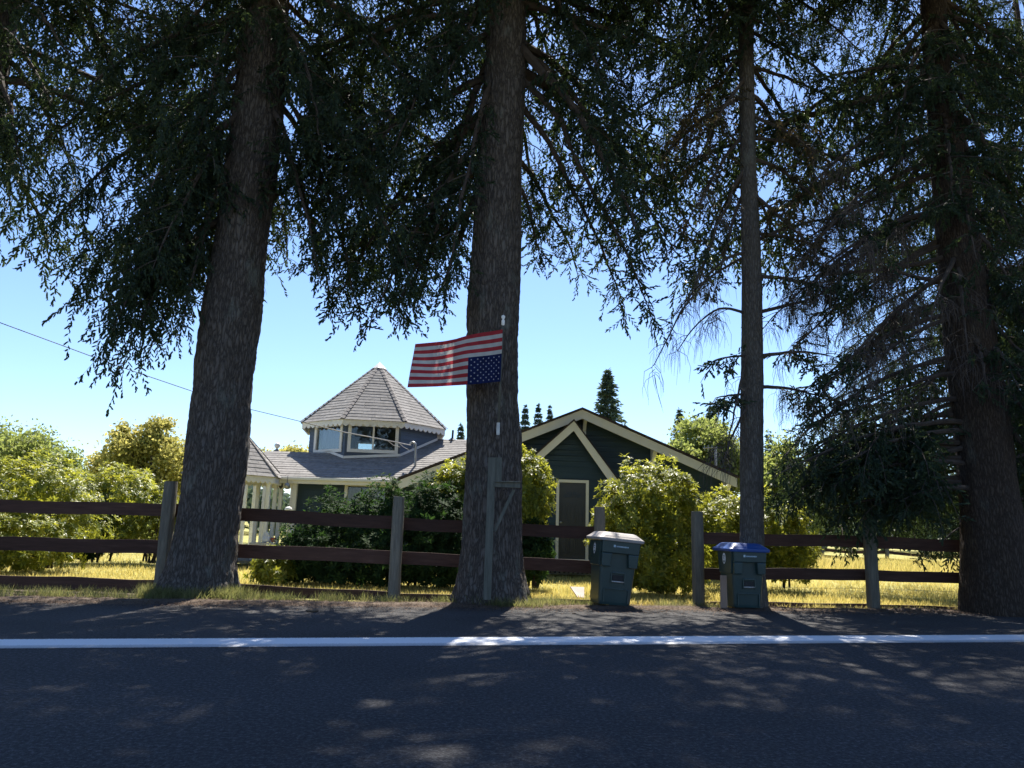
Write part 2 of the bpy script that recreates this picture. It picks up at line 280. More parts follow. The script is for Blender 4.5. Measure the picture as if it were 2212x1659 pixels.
# ------------------------------------------------------------------ object helpers
def tag(o, label=None, cat=None, group=None, kind=None):
    if label: o['label'] = label
    if cat: o['category'] = cat
    if group: o['group'] = group
    if kind: o['kind'] = kind
    return o
def empty(name, loc=(0, 0, 0), rot=(0, 0, 0)):
    o = bpy.data.objects.new(name, None); COL.objects.link(o)
    o.location = loc; o.rotation_euler = rot; o.empty_display_size = 0.2
    return o
class MB:
    """collects polygons, then links them as one mesh object"""
    def __init__(s): s.v = []; s.f = []; s.mi = []; s.smooth = False
    def poly(s, pts, mi=0):
        b = len(s.v); s.v += [tuple(p) for p in pts]; s.f.append(list(range(b, b + len(pts)))); s.mi.append(mi)
    def box(s, c, d, M4=None, mi=0):
        x, y, z = c; a, b_, c_ = d[0] / 2, d[1] / 2, d[2] / 2
        P = [Vector((x + i * a, y + j * b_, z + k * c_)) for i in (-1, 1) for j in (-1, 1) for k in (-1, 1)]
        if M4: P = [M4 @ p for p in P]
        b = len(s.v); s.v += [tuple(p) for p in P]
        for q in ((0, 1, 3, 2), (4, 6, 7, 5), (0, 4, 5, 1), (2, 3, 7, 6), (0, 2, 6, 4), (1, 5, 7, 3)):
            s.f.append([b + i for i in q]); s.mi.append(mi)
    def prism(s, pts, vec, mi=0):
        """polygon pts swept along vec"""
        vec = Vector(vec); n = len(pts); b = len(s.v)
        P = [Vector(p) for p in pts]
        s.v += [tuple(p) for p in P] + [tuple(p + vec) for p in P]
        s.f.append([b + i for i in range(n)]); s.mi.append(mi)
        s.f.append([b + n + i for i in reversed(range(n))]); s.mi.append(mi)
        for i in range(n):
            j = (i + 1) % n
            s.f.append([b + i, b + n + i, b + n + j, b + j]); s.mi.append(mi)
    def tube(s, pts, rad, n=8, cap=True, mi=0):
        P = [Vector(p) for p in pts]
        if not hasattr(rad, '__len__'): rad = [rad] * len(P)
        b = len(s.v)
        for i, p in enumerate(P):
            d = (P[min(i + 1, len(P) - 1)] - P[max(i - 1, 0)]).normalized()
            u = d.cross(Vector((0, 0, 1)) if abs(d.z) < 0.95 else Vector((0, 1, 0))).normalized(); w = d.cross(u)
            for k in range(n):
                a = 2 * pi * k / n; s.v.append(tuple(p + (u * cos(a) + w * sin(a)) * rad[i]))
        for i in range(len(P) - 1):
            for k in range(n):
                k2 = (k + 1) % n
                s.f.append([b + i * n + k, b + i * n + k2, b + (i + 1) * n + k2, b + (i + 1) * n + k]); s.mi.append(mi)
        if cap:
            s.f.append([b + k for k in range(n)][::-1]); s.mi.append(mi)
            s.f.append([b + (len(P) - 1) * n + k for k in range(n)]); s.mi.append(mi)
    def lathe(s, c, prof, n=16, mi=0):
        b = len(s.v); c = Vector(c)
        for (r, z) in prof:
            for k in range(n):
                a = 2 * pi * k / n; s.v.append((c.x + r * cos(a), c.y + r * sin(a), c.z + z))
        for i in range(len(prof) - 1):
            for k in range(n):
                k2 = (k + 1) % n
                s.f.append([b + i * n + k, b + i * n + k2, b + (i + 1) * n + k2, b + (i + 1) * n + k]); s.mi.append(mi)
    def mesh(s, name, mats):
        me = bpy.data.meshes.new(name); me.from_pydata(s.v, [], s.f)
        mats = mats if isinstance(mats, (list, tuple)) else [mats]
        for m in mats: me.materials.append(m)
        if len(mats) > 1: me.polygons.foreach_set('material_index', s.mi)
        if s.smooth: me.polygons.foreach_set('use_smooth', [True] * len(s.f))
        me.update()
        bm = bmesh.new(); bm.from_mesh(me); bmesh.ops.remove_doubles(bm, verts=bm.verts, dist=1e-5)
        bmesh.ops.recalc_face_normals(bm, faces=bm.faces); bm.to_mesh(me); bm.free()
        return me
    def build(s, name, mats, parent=None, bevel=0.0):
        me = s.mesh(name, mats)
        o = bpy.data.objects.new(name, me); COL.objects.link(o)
        if parent is not None:
            o.parent = parent
        if bevel:
            m = o.modifiers.new('bevel', 'BEVEL'); m.width = bevel; m.segments = 2; m.limit_method = 'ANGLE'; m.angle_limit = radians(35)
        return o
class TB:
    """numpy collector of triangles"""
    def __init__(s): s.V = []; s.F = []; s.MI = []; s.n = 0
    def add(s, V, F, mi=0):
        V = np.asarray(V, float).reshape(-1, 3); F = np.asarray(F, int).reshape(-1, 3)
        s.V.append(V); s.F.append(F + s.n); s.MI.append(np.full(len(F), mi)); s.n += len(V)
    def tile(s, TV, TF, R, T, mi=0):
        """copies of template TV,TF under rotations/scales R (k,3,3) and shifts T (k,3)"""
        k = len(T)
        if k == 0: return
        V = np.einsum('kij,vj->kvi', R, TV) + T[:, None, :]
        F = TF[None] + (np.arange(k) * len(TV))[:, None, None]
        s.add(V.reshape(-1, 3), F.reshape(-1, 3), mi)
    def tube(s, pts, rad, n=5, mi=0):
        P = np.asarray(pts, float); m = len(P); rad = np.broadcast_to(np.asarray(rad, float), (m,))
        d = np.empty_like(P); d[1:-1] = P[2:] - P[:-2]; d[0] = P[1] - P[0]; d[-1] = P[-1] - P[-2]
        d /= np.linalg.norm(d, axis=1)[:, None] + 1e-9
        ref = np.where(np.abs(d[:, 2:3]) < 0.9, [[0, 0, 1.0]], [[0, 1.0, 0]])
        u = np.cross(d, ref); u /= np.linalg.norm(u, axis=1)[:, None] + 1e-9; w = np.cross(d, u)
        a = 2 * pi * np.arange(n) / n
        V = P[:, None] + rad[:, None, None] * (u[:, None] * np.cos(a)[None, :, None] + w[:, None] * np.sin(a)[None, :, None])
        i = np.arange(m - 1)[:, None] * n; k = np.arange(n)[None]; k2 = (k + 1) % n
        A = i + k; B = i + k2; C = i + n + k2; D = i + n + k
        F = np.concatenate([np.stack([A, B, C], -1).reshape(-1, 3), np.stack([A, C, D], -1).reshape(-1, 3)])
        s.add(V, F, mi)
    def mesh(s, name, mats, smooth=False):
        V = np.concatenate(s.V); F = np.concatenate(s.F); MI = np.concatenate(s.MI)
        me = bpy.data.meshes.new(name)
        me.vertices.add(len(V)); me.vertices.foreach_set('co', V.astype(np.float32).ravel())
        me.loops.add(len(F) * 3); me.loops.foreach_set('vertex_index', F.astype(np.int32).ravel())
        me.polygons.add(len(F)); me.polygons.foreach_set('loop_start', (np.arange(len(F)) * 3).astype(np.int32))
        for m in (mats if isinstance(mats, (list, tuple)) else [mats]): me.materials.append(m)
        me.polygons.foreach_set('material_index', MI.astype(np.int32))
        me.polygons.foreach_set('use_smooth', np.full(len(F), smooth))
        me.update(calc_edges=True)
        return me
    def build(s, name, mats, parent=None, smooth=False):
        o = bpy.data.objects.new(name, s.mesh(name, mats, smooth)); COL.objects.link(o)
        if parent is not None: o.parent = parent
        return o
def yaw_tilt(k, rng, tilt=0.3, s0=0.8, s1=1.2):
    a = rng.uniform(0, 2 * pi, k); b = rng.normal(0, tilt, k); c = rng.normal(0, tilt, k); s = rng.uniform(s0, s1, k)
    ca, sa, cb, sb, cc, sc_ = np.cos(a), np.sin(a), np.cos(b), np.sin(b), np.cos(c), np.sin(c)
    z = np.zeros(k); o = np.ones(k)
    Rz = np.stack([ca, -sa, z, sa, ca, z, z, z, o], -1).reshape(k, 3, 3)
    Rx = np.stack([o, z, z, z, cb, -sb, z, sb, cb], -1).reshape(k, 3, 3)
    Ry = np.stack([cc, z, sc_, z, o, z, -sc_, z, cc], -1).reshape(k, 3, 3)
    return np.einsum('kij,kjl,klm->kim', Rx, Ry, Rz) * s[:, None, None]
def align_z(nrm, rng, s):
    """rotations that carry +Z onto nrm with a random spin"""
    k = len(nrm); n = nrm / (np.linalg.norm(nrm, axis=1)[:, None] + 1e-9)
    r = rng.normal(size=(k, 3)); u = np.cross(n, r); u /= np.linalg.norm(u, axis=1)[:, None] + 1e-9; w = np.cross(n, u)
    return np.stack([u, w, n], -1) * s[:, None, None]

# ================================================================== GROUND
def grid_sheet(name, mat, x0, x1, y0, y1, nx, ny, zf, parent=None):
    V = []; F = []
    for j in range(ny + 1):
        for i in range(nx + 1):
            x = x0 + (x1 - x0) * i / nx; y = y0 + (y1 - y0) * j / ny; V.append((x, y, zf(x, y)))
    for j in range(ny):
        for i in range(nx):
            a = j * (nx + 1) + i; F.append((a, a + 1, a + nx + 2, a + nx + 1))
    me = bpy.data.meshes.new(name); me.from_pydata(V, [], F); me.materials.append(mat)
    me.polygons.foreach_set('use_smooth', [True] * len(F)); me.update()
    o = bpy.data.objects.new(name, me); COL.objects.link(o); return o
def line_y(pa, pb):
    a, b = gnd(*pa), gnd(*pb)
    k = (b.y - a.y) / (b.x - a.x)
    return lambda x: a.y + k * (x - a.x)
LINE_FAR = line_y((0, 1381), (2212, 1371)); LINE_NEAR = line_y((0, 1402), (2212, 1388))
EDGE = line_y((0, 1301), (2212, 1326))
def meadow_h(x, y):
    h = 0.03 * noise.noise((x * 0.5, y * 0.5, 0)) if y < 40 else 0.0
    return h + 0.004
g = grid_sheet('ground', M['meadow'], -900, 900, -600, 1500, 2, 2, lambda x, y: -0.14); tag(g, kind='structure')
g = grid_sheet('meadow', M['meadow'], -26, 30, 12.4, 45, 90, 60, lambda x, y: -0.1 + 0.035 * noise.noise((x * 0.45, y * 0.45, 3)) + min(0, 0)); tag(g, kind='structure')
def verge_z(x, y):
    e = EDGE(x); t = max(0.0, min(1.0, (y - e) / 0.5)); f = 12.6 + 0.035 * x; u = max(0.0, min(1.0, (y - e - 0.35) / max(0.6, f - e - 0.5)))
    return -0.012 + 0.03 * t * (1 + 0.8 * noise.noise((x * 1.3, y * 1.3, 1))) - 0.115 * u * u * (3 - 2 * u)
V = []; F = []; nx = 260; ny = 22
for j in range(ny + 1):
    for i in range(nx + 1):
        x = -26 + 52 * i / nx
        e = EDGE(x) - 0.25; y = e + (13.2 + 0.045 * x + 0.4 - e) * j / ny
        V.append((x, y, verge_z(x, y) + 0.016 * max(0, noise.noise((x * 7, y * 7, 2)))))
for j in range(ny):
    for i in range(nx):
        a = j * (nx + 1) + i; F.append((a, a + 1, a + nx + 2, a + nx + 1))
me = bpy.data.meshes.new('verge'); me.from_pydata(V, [], F); me.materials.append(M['dirt']); me.polygons.foreach_set('use_smooth', [True] * len(F)); me.update()
o = bpy.data.objects.new('verge', me); COL.objects.link(o); tag(o, kind='structure')
# road lies in its own strip; shoulder is the strip beyond the white line
def strip(name, mat, ya, yb, z, x0=-60, x1=60, n=60, wob=0.0):
    V = []; F = []
    UVs = []
    for i in range(n + 1):
        x = x0 + (x1 - x0) * i / n
        w = wob * noise.noise((x * 2.0, 5, 0)) + wob * 0.6 * noise.noise((x * 9.0, 5, 0))
        V.append((x, ya(x), z)); V.append((x, yb(x) + w, z))
    for i in range(n): F.append((2 * i, 2 * i + 2, 2 * i + 3, 2 * i + 1))
    me = bpy.data.meshes.new(name); me.from_pydata(V, [], F); me.materials.append(mat)
    uv = me.uv_layers.new(name='UVMap')
    for p in me.polygons:
        for li in p.loop_indices:
            vi = me.loops[li].vertex_index; uv.data[li].uv = (V[vi][0], vi % 2)
    me.update(); o = bpy.data.objects.new(name, me); COL.objects.link(o); tag(o, kind='structure'); return o
strip('road', M['asphalt'], lambda x: LINE_NEAR(x) - 9.5, lambda x: LINE_FAR(x) + 0.02, 0.0)
strip('road_shoulder', M['shoulder'], lambda x: LINE_FAR(x) + 0.02, lambda x: EDGE(x), 0.0, -26, 26, 700, 0.12)
o = strip('road_line', M['paint'], LINE_NEAR, LINE_FAR, 0.004, -40, 40, 200)
strip('far_roadside', M['dirt'], lambda x: LINE_NEAR(x) - 30, lambda x: LINE_NEAR(x) - 9.5, 0.002)

# ================================================================== SPRUCES
def finger(b, d, L, w, rng, tb):
    d = d / np.linalg.norm(d); r = rng.normal(size=3); p = np.cross(d, r); p /= np.linalg.norm(p); q = np.cross(d, p)
    V = []; F = []
    a = p; V += [b, b + d * L * 0.16 + a * w, b + d * L * 0.8 + a * w * 0.9, b + d * L, b + d * L * 0.72 - a * w, b + d * L * 0.2 - a * w * 0.9]; F += [(0, 1, 5), (1, 2, 5), (5, 2, 4), (4, 2, 3)]
    V += [b, b + d * L * 0.45 + q * w, b + d * L, b + d * L * 0.45 - q * w]; F += [(6, 7, 8), (6, 8, 9)]
    for k in range(3):
        f = rng.uniform(0.1, 0.9); a = rng.uniform(0, 2 * pi); n = p * cos(a) + q * sin(a); i = len(V)
        c = b + d * L * f
        V += [c - d * 0.007, c + d * 0.009, c + n * w * 1.75 + d * 0.02]; F.append((i, i + 1, i + 2))
    tb.add(V, F)
def strand_template(length, rng, flen=0.112, w=0.0135, gap=0.039):
    tb = TB(); n = max(3, int(length / gap))
    bend = rng.uniform(0, 2 * pi); bx, by = cos(bend) * 0.12, sin(bend) * 0.12
    def P(t): return np.array([bx * t * t * length * 2, by * t * t * length * 2, -length * t])
    a0 = rng.uniform(0, 2 * pi)
    for i in range(n):
        t = (i + 0.5) / n; a = a0 + (i % 2) * pi + rng.normal(0, 0.5)
        d = np.array([cos(a) * 0.62, sin(a) * 0.62, -0.8 - 0.35 * rng.random()])
        finger(P(t), d, flen * (1.15 - 0.55 * t) * rng.uniform(0.7, 1.25), w, rng, tb)
    finger(P(0.88), np.array([bx, by, -1.0]), flen * 1.1, w, rng, tb)
    # thin axis
    for i in range(3):
        a, b = P(i / 3), P((i + 1) / 3)
        tb.add([a - [0.004, 0, 0], a + [0.004, 0, 0], b], [(0, 1, 2)])
    return np.concatenate(tb.V), np.concatenate(tb.F)
rt = np.random.default_rng(5)
STR = {}
for L_, key in ((0.22, 0), (0.42, 1), (0.7, 2), (1.05, 3)):
    STR[key] = [strand_template(L_, rt, gap=0.035 + 0.007 * key) for _ in range(4)]
SLEN = [0.22, 0.42, 0.7, 1.05]
# a bare dead twig spray, hanging
def dead_template(rng):
    tb = TB()
    for k in range(5):
        a = rng.uniform(0, 2 * pi); L = rng.uniform(0.25, 0.6); c = rng.uniform(0.1, 0.35)
        p = np.array([0, 0, -0.04 * k]); pts = [p + np.array([cos(a) * c * t * (1.6 - t), sin(a) * c * t * (1.6 - t), -L * t * t * 0.8 - 0.1 * t]) for t in (0, .35, .7, 1)]
        tb.tube(pts, [0.0045, 0.0035, 0.0028, 0.0012], 3)
    return np.concatenate(tb.V), np.concatenate(tb.F)
DEAD = [dead_template(rt) for _ in range(6)]

def make_bough(start, end, seed, arch=0.12, dens=1.0, hang=0.5, lat=1.0, r0=0.05, t0=0.2, bare=0.0, tip_hang=None, mats=None, name='bough', origin=None, kink=0.0):
    """one limb with side shoots and the foliage hanging from them"""
    rng = np.random.default_rng(seed)
    S = np.array(start, float); E = np.array(end, float); L = np.linalg.norm(E - S)
    if origin is None: origin = S
    O = np.array(origin, float)
    hd = (E - S) * [1, 1, 0]; hl = np.linalg.norm(hd)
    hd = hd / hl if hl > 0.05 else np.array([1.0, 0, 0]); side = np.array([-hd[1], hd[0], 0])
    n = 14; ts = np.linspace(0, 1, n)
    wig = np.cumsum(rng.normal(0, 0.03, (n, 3)), 0) * L / 5; wig -= np.outer(ts, wig[-1]); 
    P = S + np.outer(ts, E - S) + np.outer(4 * ts * (1 - ts), [0, 0, arch * L]) + wig * [1, 1, 0.6]
    tb = TB()
    tb.tube(P - O, r0 * (1 - ts) ** 0.8 + 0.007, 6, 0)
    def at_t(t):
        x = t * (n - 1); i = min(int(x), n - 2); f = x - i; return P[i] * (1 - f) + P[i + 1] * f
    def dir_t(t):
        i = min(int(t * (n - 1)), n - 2); d = P[i + 1] - P[i]; return d / np.linalg.norm(d)
    anchors = []; hangs = []; dead_a = []
    nl = max(6, int(L * 3.3 * (0.5 + 0.5 * dens)))
    for i in range(nl):
        t = t0 + (1 - t0) * (i + rng.random()) / nl
        b = at_t(min(t, 0.995)); d = dir_t(min(t, 0.99))
        sg = 1 if i % 2 else -1
        prof = min(1.0, (1.08 - t) * 2.2) * (0.55 + 0.45 * min(1, (t - t0) * 4 + 0.3))
        ll = lat * prof * rng.uniform(0.5, 1.15) + 0.12
        ldir = side * sg * rng.uniform(0.6, 1.0) + hd * rng.uniform(0.3, 0.9) + np.array([0, 0, rng.uniform(-0.45, 0.05)])
        ldir /= np.linalg.norm(ldir)
        m = 5; lt = np.linspace(0, 1, m)
        LP = b + np.outer(lt, ldir * ll) + np.outer(lt ** 2, [0, 0, -0.32 * ll]) + np.outer(np.sin(lt * 3), rng.normal(0, 0.04, 3) * ll)
        tb.tube(LP - O, 0.011 * (1 - lt) * min(1.3, ll) + 0.004, 3, 0)
        isbare = rng.random() < bare
        clump = 0.55 + 1.5 * max(0.0, 0.5 + noise.noise((t * L * 0.9, seed * 0.37, sg * 2.0)))
        ns = max(2, int(ll / 0.112 * dens * clump))
        for k in range(ns):
            u = (k + rng.random()) / ns
            x = u * (m - 1); j = min(int(x), m - 2); p = LP[j] * (1 - (x - j)) + LP[j + 1] * (x - j)
            if isbare: 
                if rng.random() < 0.75: dead_a.append(p)
            else:
                anchors.append(p); h = hang * (0.5 + 0.42 * clump) * rng.uniform(0.35, 1.15) * (1 - 0.3 * u)
                if tip_hang is not None: h *= 1 + (tip_hang - 1) * t
                hangs.append(h)
    # along the limb itself
    for t in np.linspace(t0, 1, int(L * 6 * dens) + 2):
        if rng.random() > bare: anchors.append(at_t(min(t, 0.995))); hangs.append(hang * rng.uniform(0.4, 1.1))
    A = np.array(anchors).reshape(-1, 3); H = np.array(hangs)
    if len(A):
        cls = np.digitize(H, [0.3, 0.54, 0.86])
        pick = rng.integers(0, 4, len(A))
        for c in range(4):
            for q in range(4):
                idx = np.where((cls == c) & (pick == q))[0]
                if len(idx) == 0: continue
                R = yaw_tilt(len(idx), rng, (0.75, 0.5, 0.3, 0.2)[c], 0.8, 1.2)
                tb.tile(*STR[c][q], R, A[idx] - O, 1)
    D = np.array(dead_a).reshape(-1, 3)
    if len(D):
        pick = rng.integers(0, 6, len(D))
        for q in range(6):
            idx = np.where(pick == q)[0]
            if len(idx): tb.tile(*DEAD[q], yaw_tilt(len(idx), rng, 0.2, 0.7, 1.3), D[idx] - O, 2)
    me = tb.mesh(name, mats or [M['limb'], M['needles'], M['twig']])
    return me

def place(me, name, loc, parent, rotz=0.0, scale=1.0, tilt=0.0):
    o = bpy.data.objects.new(name, me); COL.objects.link(o)
    o.parent = parent; o.location = Vector(loc) - parent.location; o.rotation_euler = (0, tilt, rotz); o.scale = (scale,) * 3
    return o

def make_trunk(prof, Y, mat, parent, segs=84, ztop=24.0, furrow=0.018, flare=0.0, seed=0, name='trunk', zden=0.045, scale_n=1.0):
    """prof: (py, px_left, px_right) silhouette of the stem at distance Y"""
    zs = []; cx = []; rr = []
    for (py, a, b) in prof:
        A, B = at(a, py, Y), at(b, py, Y)
        zs.append((A.z + B.z) / 2); cx.append((A.x + B.x) / 2); rr.append((B.x - A.x) / 2)
    order = np.argsort(zs); zs = np.array(zs)[order]; cx = np.array(cx)[order]; rr = np.array(rr)[order]
    zt = zs[-1]; k = (cx[-1] - cx[-4]) / (zs[-1] - zs[-4])
    zs = np.append(zs, ztop); cx = np.append(cx, cx[-1] + k * 0.35 * (ztop - zt)); rr = np.append(rr, 0.04)
    Z = list(np.arange(-0.22, zt, zden)) + list(np.arange(zt, ztop, 0.5))
    V = []; F = []
    X0 = parent.location
    for z in Z:
        c = np.interp(z, zs, cx); r = np.interp(z, zs, rr)
        root = math.exp(-max(z, 0) / 0.22) * flare
        for i in range(segs):
            a = 2 * pi * i / segs; ca, sa = cos(a), sin(a)
            x = ca * r; y = sa * r
            q = (x * 16 * scale_n + seed, y * 16 * scale_n, z * 3.3 * scale_n + 0.8 * noise.noise((x * 5, y * 5, z * 2)))
            nn = abs(noise.noise(q)); n2 = noise.noise((x * 45, y * 45, z * 18)); n3 = noise.noise((ca * 1.6 + seed, sa * 1.6, z * 0.55))
            d = -furrow * 1.6 * max(0, 0.32 - nn) / 0.32 + furrow * 0.5 * n2 + 0.035 * r / 0.45 * n3
            d += root * (0.6 + 0.4 * math.sin(a * 5 + seed) ** 2 + 0.3 * noise.noise((ca * 2.5, sa * 2.5, seed)))
            V.append((c + (r + d) * ca - X0.x, Y + (r + d) * sa - X0.y, z))
    m = len(Z)
    for j in range(m - 1):
        for i in range(segs):
            i2 = (i + 1) % segs; F.append((j * segs + i, j * segs + i2, (j + 1) * segs + i2, (j + 1) * segs + i))
    me = bpy.data.meshes.new(name); me.from_pydata(V, [], F); me.materials.append(mat)
    me.polygons.foreach_set('use_smooth', [True] * len(F)); me.update()
    o = bpy.data.objects.new(name, me); COL.objects.link(o); o.parent = parent
    def centre(z): return Vector((np.interp(z, zs, cx), Y, z)), float(np.interp(z, zs, rr))
    return centre

# shared boughs for the crowns above and behind the view (built along +X, hanging under gravity)
PROTO = []
for i, (L_, drop, bare) in enumerate([(4.6, 1.5, 0), (5.2, 2.3, 0), (3.8, 1.0, 0), (4.8, 2.6, 0.1), (3.2, 0.9, 0.0), (5.0, 1.8, 0.35)]):
    PROTO.append((L_, make_bough((0, 0, 0), (L_, 0, -drop), 100 + i, arch=0.07, dens=1.0, hang=0.55, lat=1.15, r0=0.055, t0=0.12, bare=bare, name='bough')))

def crown(parent, centre, zlist, lenf, rng, protos=(0, 1, 2, 3, 4, 5), per=5, az_ok=None, drop=0.0, zfront=12.2):
    for z in zlist:
        c, r = centre(z)
        a0 = rng.uniform(0, 2 * pi)
        for k in range(per):
            az = a0 + 2 * pi * k / per + rng.normal(0, 0.25)
            zz = z + rng.uniform(-0.25, 0.25)
            if az_ok and not az_ok(az % (2 * pi), zz): continue
            if zz < zfront and sin(az) < -0.15: continue
            pi_ = protos[int(rng.integers(len(protos)))]; L0, me = PROTO[pi_]
            sc = lenf(zz) / L0 * rng.uniform(0.85, 1.12)
            place(me, 'bough', c + Vector((cos(az) * r * 0.7, sin(az) * r * 0.7, zz - z)), parent, az, sc, drop + rng.normal(0, 0.08))

def key(parent, centre, spec, Y, **kw):
    """boughs whose course the view shows: start on the stem at height of py, end at a sight point"""
    for i, s in enumerate(spec):
        (sx, sy), (ex, ey), Ye = s[0], s[1], s[2]; opt = dict(kw); opt.update(s[3] if len(s) > 3 else {})
        S = at(sx, sy, Y); c, r = centre(S.z)
        E_ = at(ex, ey, Ye); d = (E_ - c); d.z = 0; d.normalize()
        S = Vector((c.x, c.y, S.z + 0.12 * math.sin(i * 12.9))) + d * r * 0.6
        me = make_bough(S, E_, abs(9000 + int(sx * 7 + sy * 13 + ex)), **opt)
        place(me, 'bough', S, parent)

# --- T1: big spruce left of the middle
def tree(name, bx, Y, label, group='roadside spruce trees'):
    t = empty(name, (bx, Y, 0)); tag(t, label, 'tree', group); return t
Y1, Y2, Y3, Y4, Y0 = 12.1, 12.1, 12.4, 12.5, 12.3
T1P = [(0, 522, 623), (157, 515, 617), (314, 493, 603), (419, 480, 593), (524, 467, 577), (576, 458, 571), (681, 438, 563), (786, 424, 548), (838, 421, 542), (979, 403, 533), (1029, 398, 527), (1096, 388, 519), (1163, 376, 512), (1229, 360, 508), (1262, 350, 511)]
t1 = tree('spruce_tree', gnd(430, 1285).x, Y1, 'thick furrowed spruce leaning right, second trunk from the left beside the mossy fence post')
c1 = make_trunk(T1P, Y1, M['bark'], t1, flare=0.1, seed=1.7)
T2P = [(0, 1055, 1140), (157, 1045, 1138), (300, 1033, 1132), (400, 1025, 1129), (500, 1019, 1126), (600, 1014, 1124), (671, 1009, 1121), (752, 1006, 1118), (874, 1005, 1119), (935, 1006, 1126), (1036, 1003, 1126), (1157, 998, 1127), (1238, 991, 1131), (1270, 986, 1136)]
t2 = tree('spruce_tree', gnd(1062, 1297).x, Y2, 'straight thick spruce in the middle carrying the striped flag and its pole')
c2 = make_trunk(T2P, Y2, M['bark'], t2, flare=0.12, seed=4.1)
T3P = [(0, 1596, 1627), (157, 1597, 1629), (314, 1599, 1632), (524, 1602, 1642), (629, 1603, 1646), (838, 1600, 1648), (950, 1599, 1648), (1147, 1598, 1649), (1230, 1597, 1651), (1300, 1594, 1655)]
t3 = tree('spruce_tree', at(1622, 1300, Y3).x, Y3, 'slender straight spruce rising behind the blue-lidded bin')
c3 = make_trunk(T3P, Y3, M['bark_smooth'], t3, segs=48, ztop=20, furrow=0.006, flare=0.03, seed=8.3, zden=0.06)
T4P = [(0, 1990, 2040), (157, 1999, 2052), (314, 2012, 2078), (471, 2024, 2102), (629, 2036, 2128), (786, 2050, 2152), (897, 2066, 2172), (1040, 2078, 2188), (1147, 2083, 2206), (1290, 2084, 2222)]
t4 = tree('spruce_tree', gnd(2150, 1322).x, Y4, 'dark broad spruce at the right edge with tangled dead twigs over its trunk')
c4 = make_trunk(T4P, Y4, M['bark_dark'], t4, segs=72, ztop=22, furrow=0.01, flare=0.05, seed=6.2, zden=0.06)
T0P = [(0, -70, 38), (200, -115, 0), (500, -165, -45), (900, -215, -90), (1260, -260, -120)]
t0 = tree('spruce_tree', at(-190, 1270, Y0).x, Y0, 'spruce just off the left edge, only its upper trunk and hanging boughs showing')
c0 = make_trunk(T0P, Y0, M['bark'], t0, flare=0.1, seed=2.9, segs=64, zden=0.09)

# key boughs of T1
key(t1, c1, [
    ((505, 120), (60, 330), 12.2), ((500, 60), (170, 200), 10.8),
    ((498, 200), (105, 490), 11.6, dict(hang=0.65, dens=1.2)), ((492, 260), (170, 620), 12.4, dict(hang=0.9, dens=1.25)),
    ((488, 300), (235, 730), 11.2, dict(hang=0.9, lat=0.9, dens=1.3)), ((480, 380), (265, 790), 11.9, dict(hang=0.75, lat=0.8, arch=0.16, dens=1.3)),
    ((470, 470), (320, 765), 12.3, dict(hang=0.6, lat=0.75, arch=0.2, dens=1.3)), ((490, 260), (330, 580), 10.8, dict(hang=0.8)),
    ((500, 150), (320, 420), 11.0, dict(hang=0.8)), ((500, 30), (300, 230), 11.8), ((505, -60), (330, 150), 11.0),
    ((510, -80), (420, 330), 10.9, dict(hang=0.7)), ((485, 330), (395, 700), 11.3, dict(hang=0.7, lat=0.6, arch=0.2)),
    ((612, 85), (890, 620), 11.3, dict(r0=0.085, arch=0.08, lat=1.3, hang=0.6)), ((612, 150), (780, 680), 12.2, dict(hang=0.65)),
    ((608, 230), (690, 600), 11.4, dict(lat=0.8, hang=0.55)), ((618, 30), (820, 330), 12.6, dict(hang=0.7)),
    ((620, -40), (900, 200), 11.2), ((616, 0), (700, 330), 10.7, dict(lat=0.9)),
    ((480, 330), (620, 560), 15.2, dict(hang=0.5)), ((470, 380), (380, 600), 15.4, dict(hang=0.5)), ((600, 200), (800, 600), 15.0), ((500, 200), (250, 560), 15.2),
    ((478, 360), (215, 640), 12.6, dict(hang=0.85)), ((466, 500), (300, 700), 11.5, dict(hang=0.8, arch=0.22)), ((470, 450), (370, 690), 12.7, dict(hang=0.8, arch=0.2)),
    ((612, 60), (830, 600), 12.9, dict(hang=0.6, lat=1.2)), ((606, 260), (720, 665), 12.9, dict(hang=0.5)),
    ], Y1, dens=1.0, hang=0.6, lat=1.0, r0=0.055, arch=0.1)
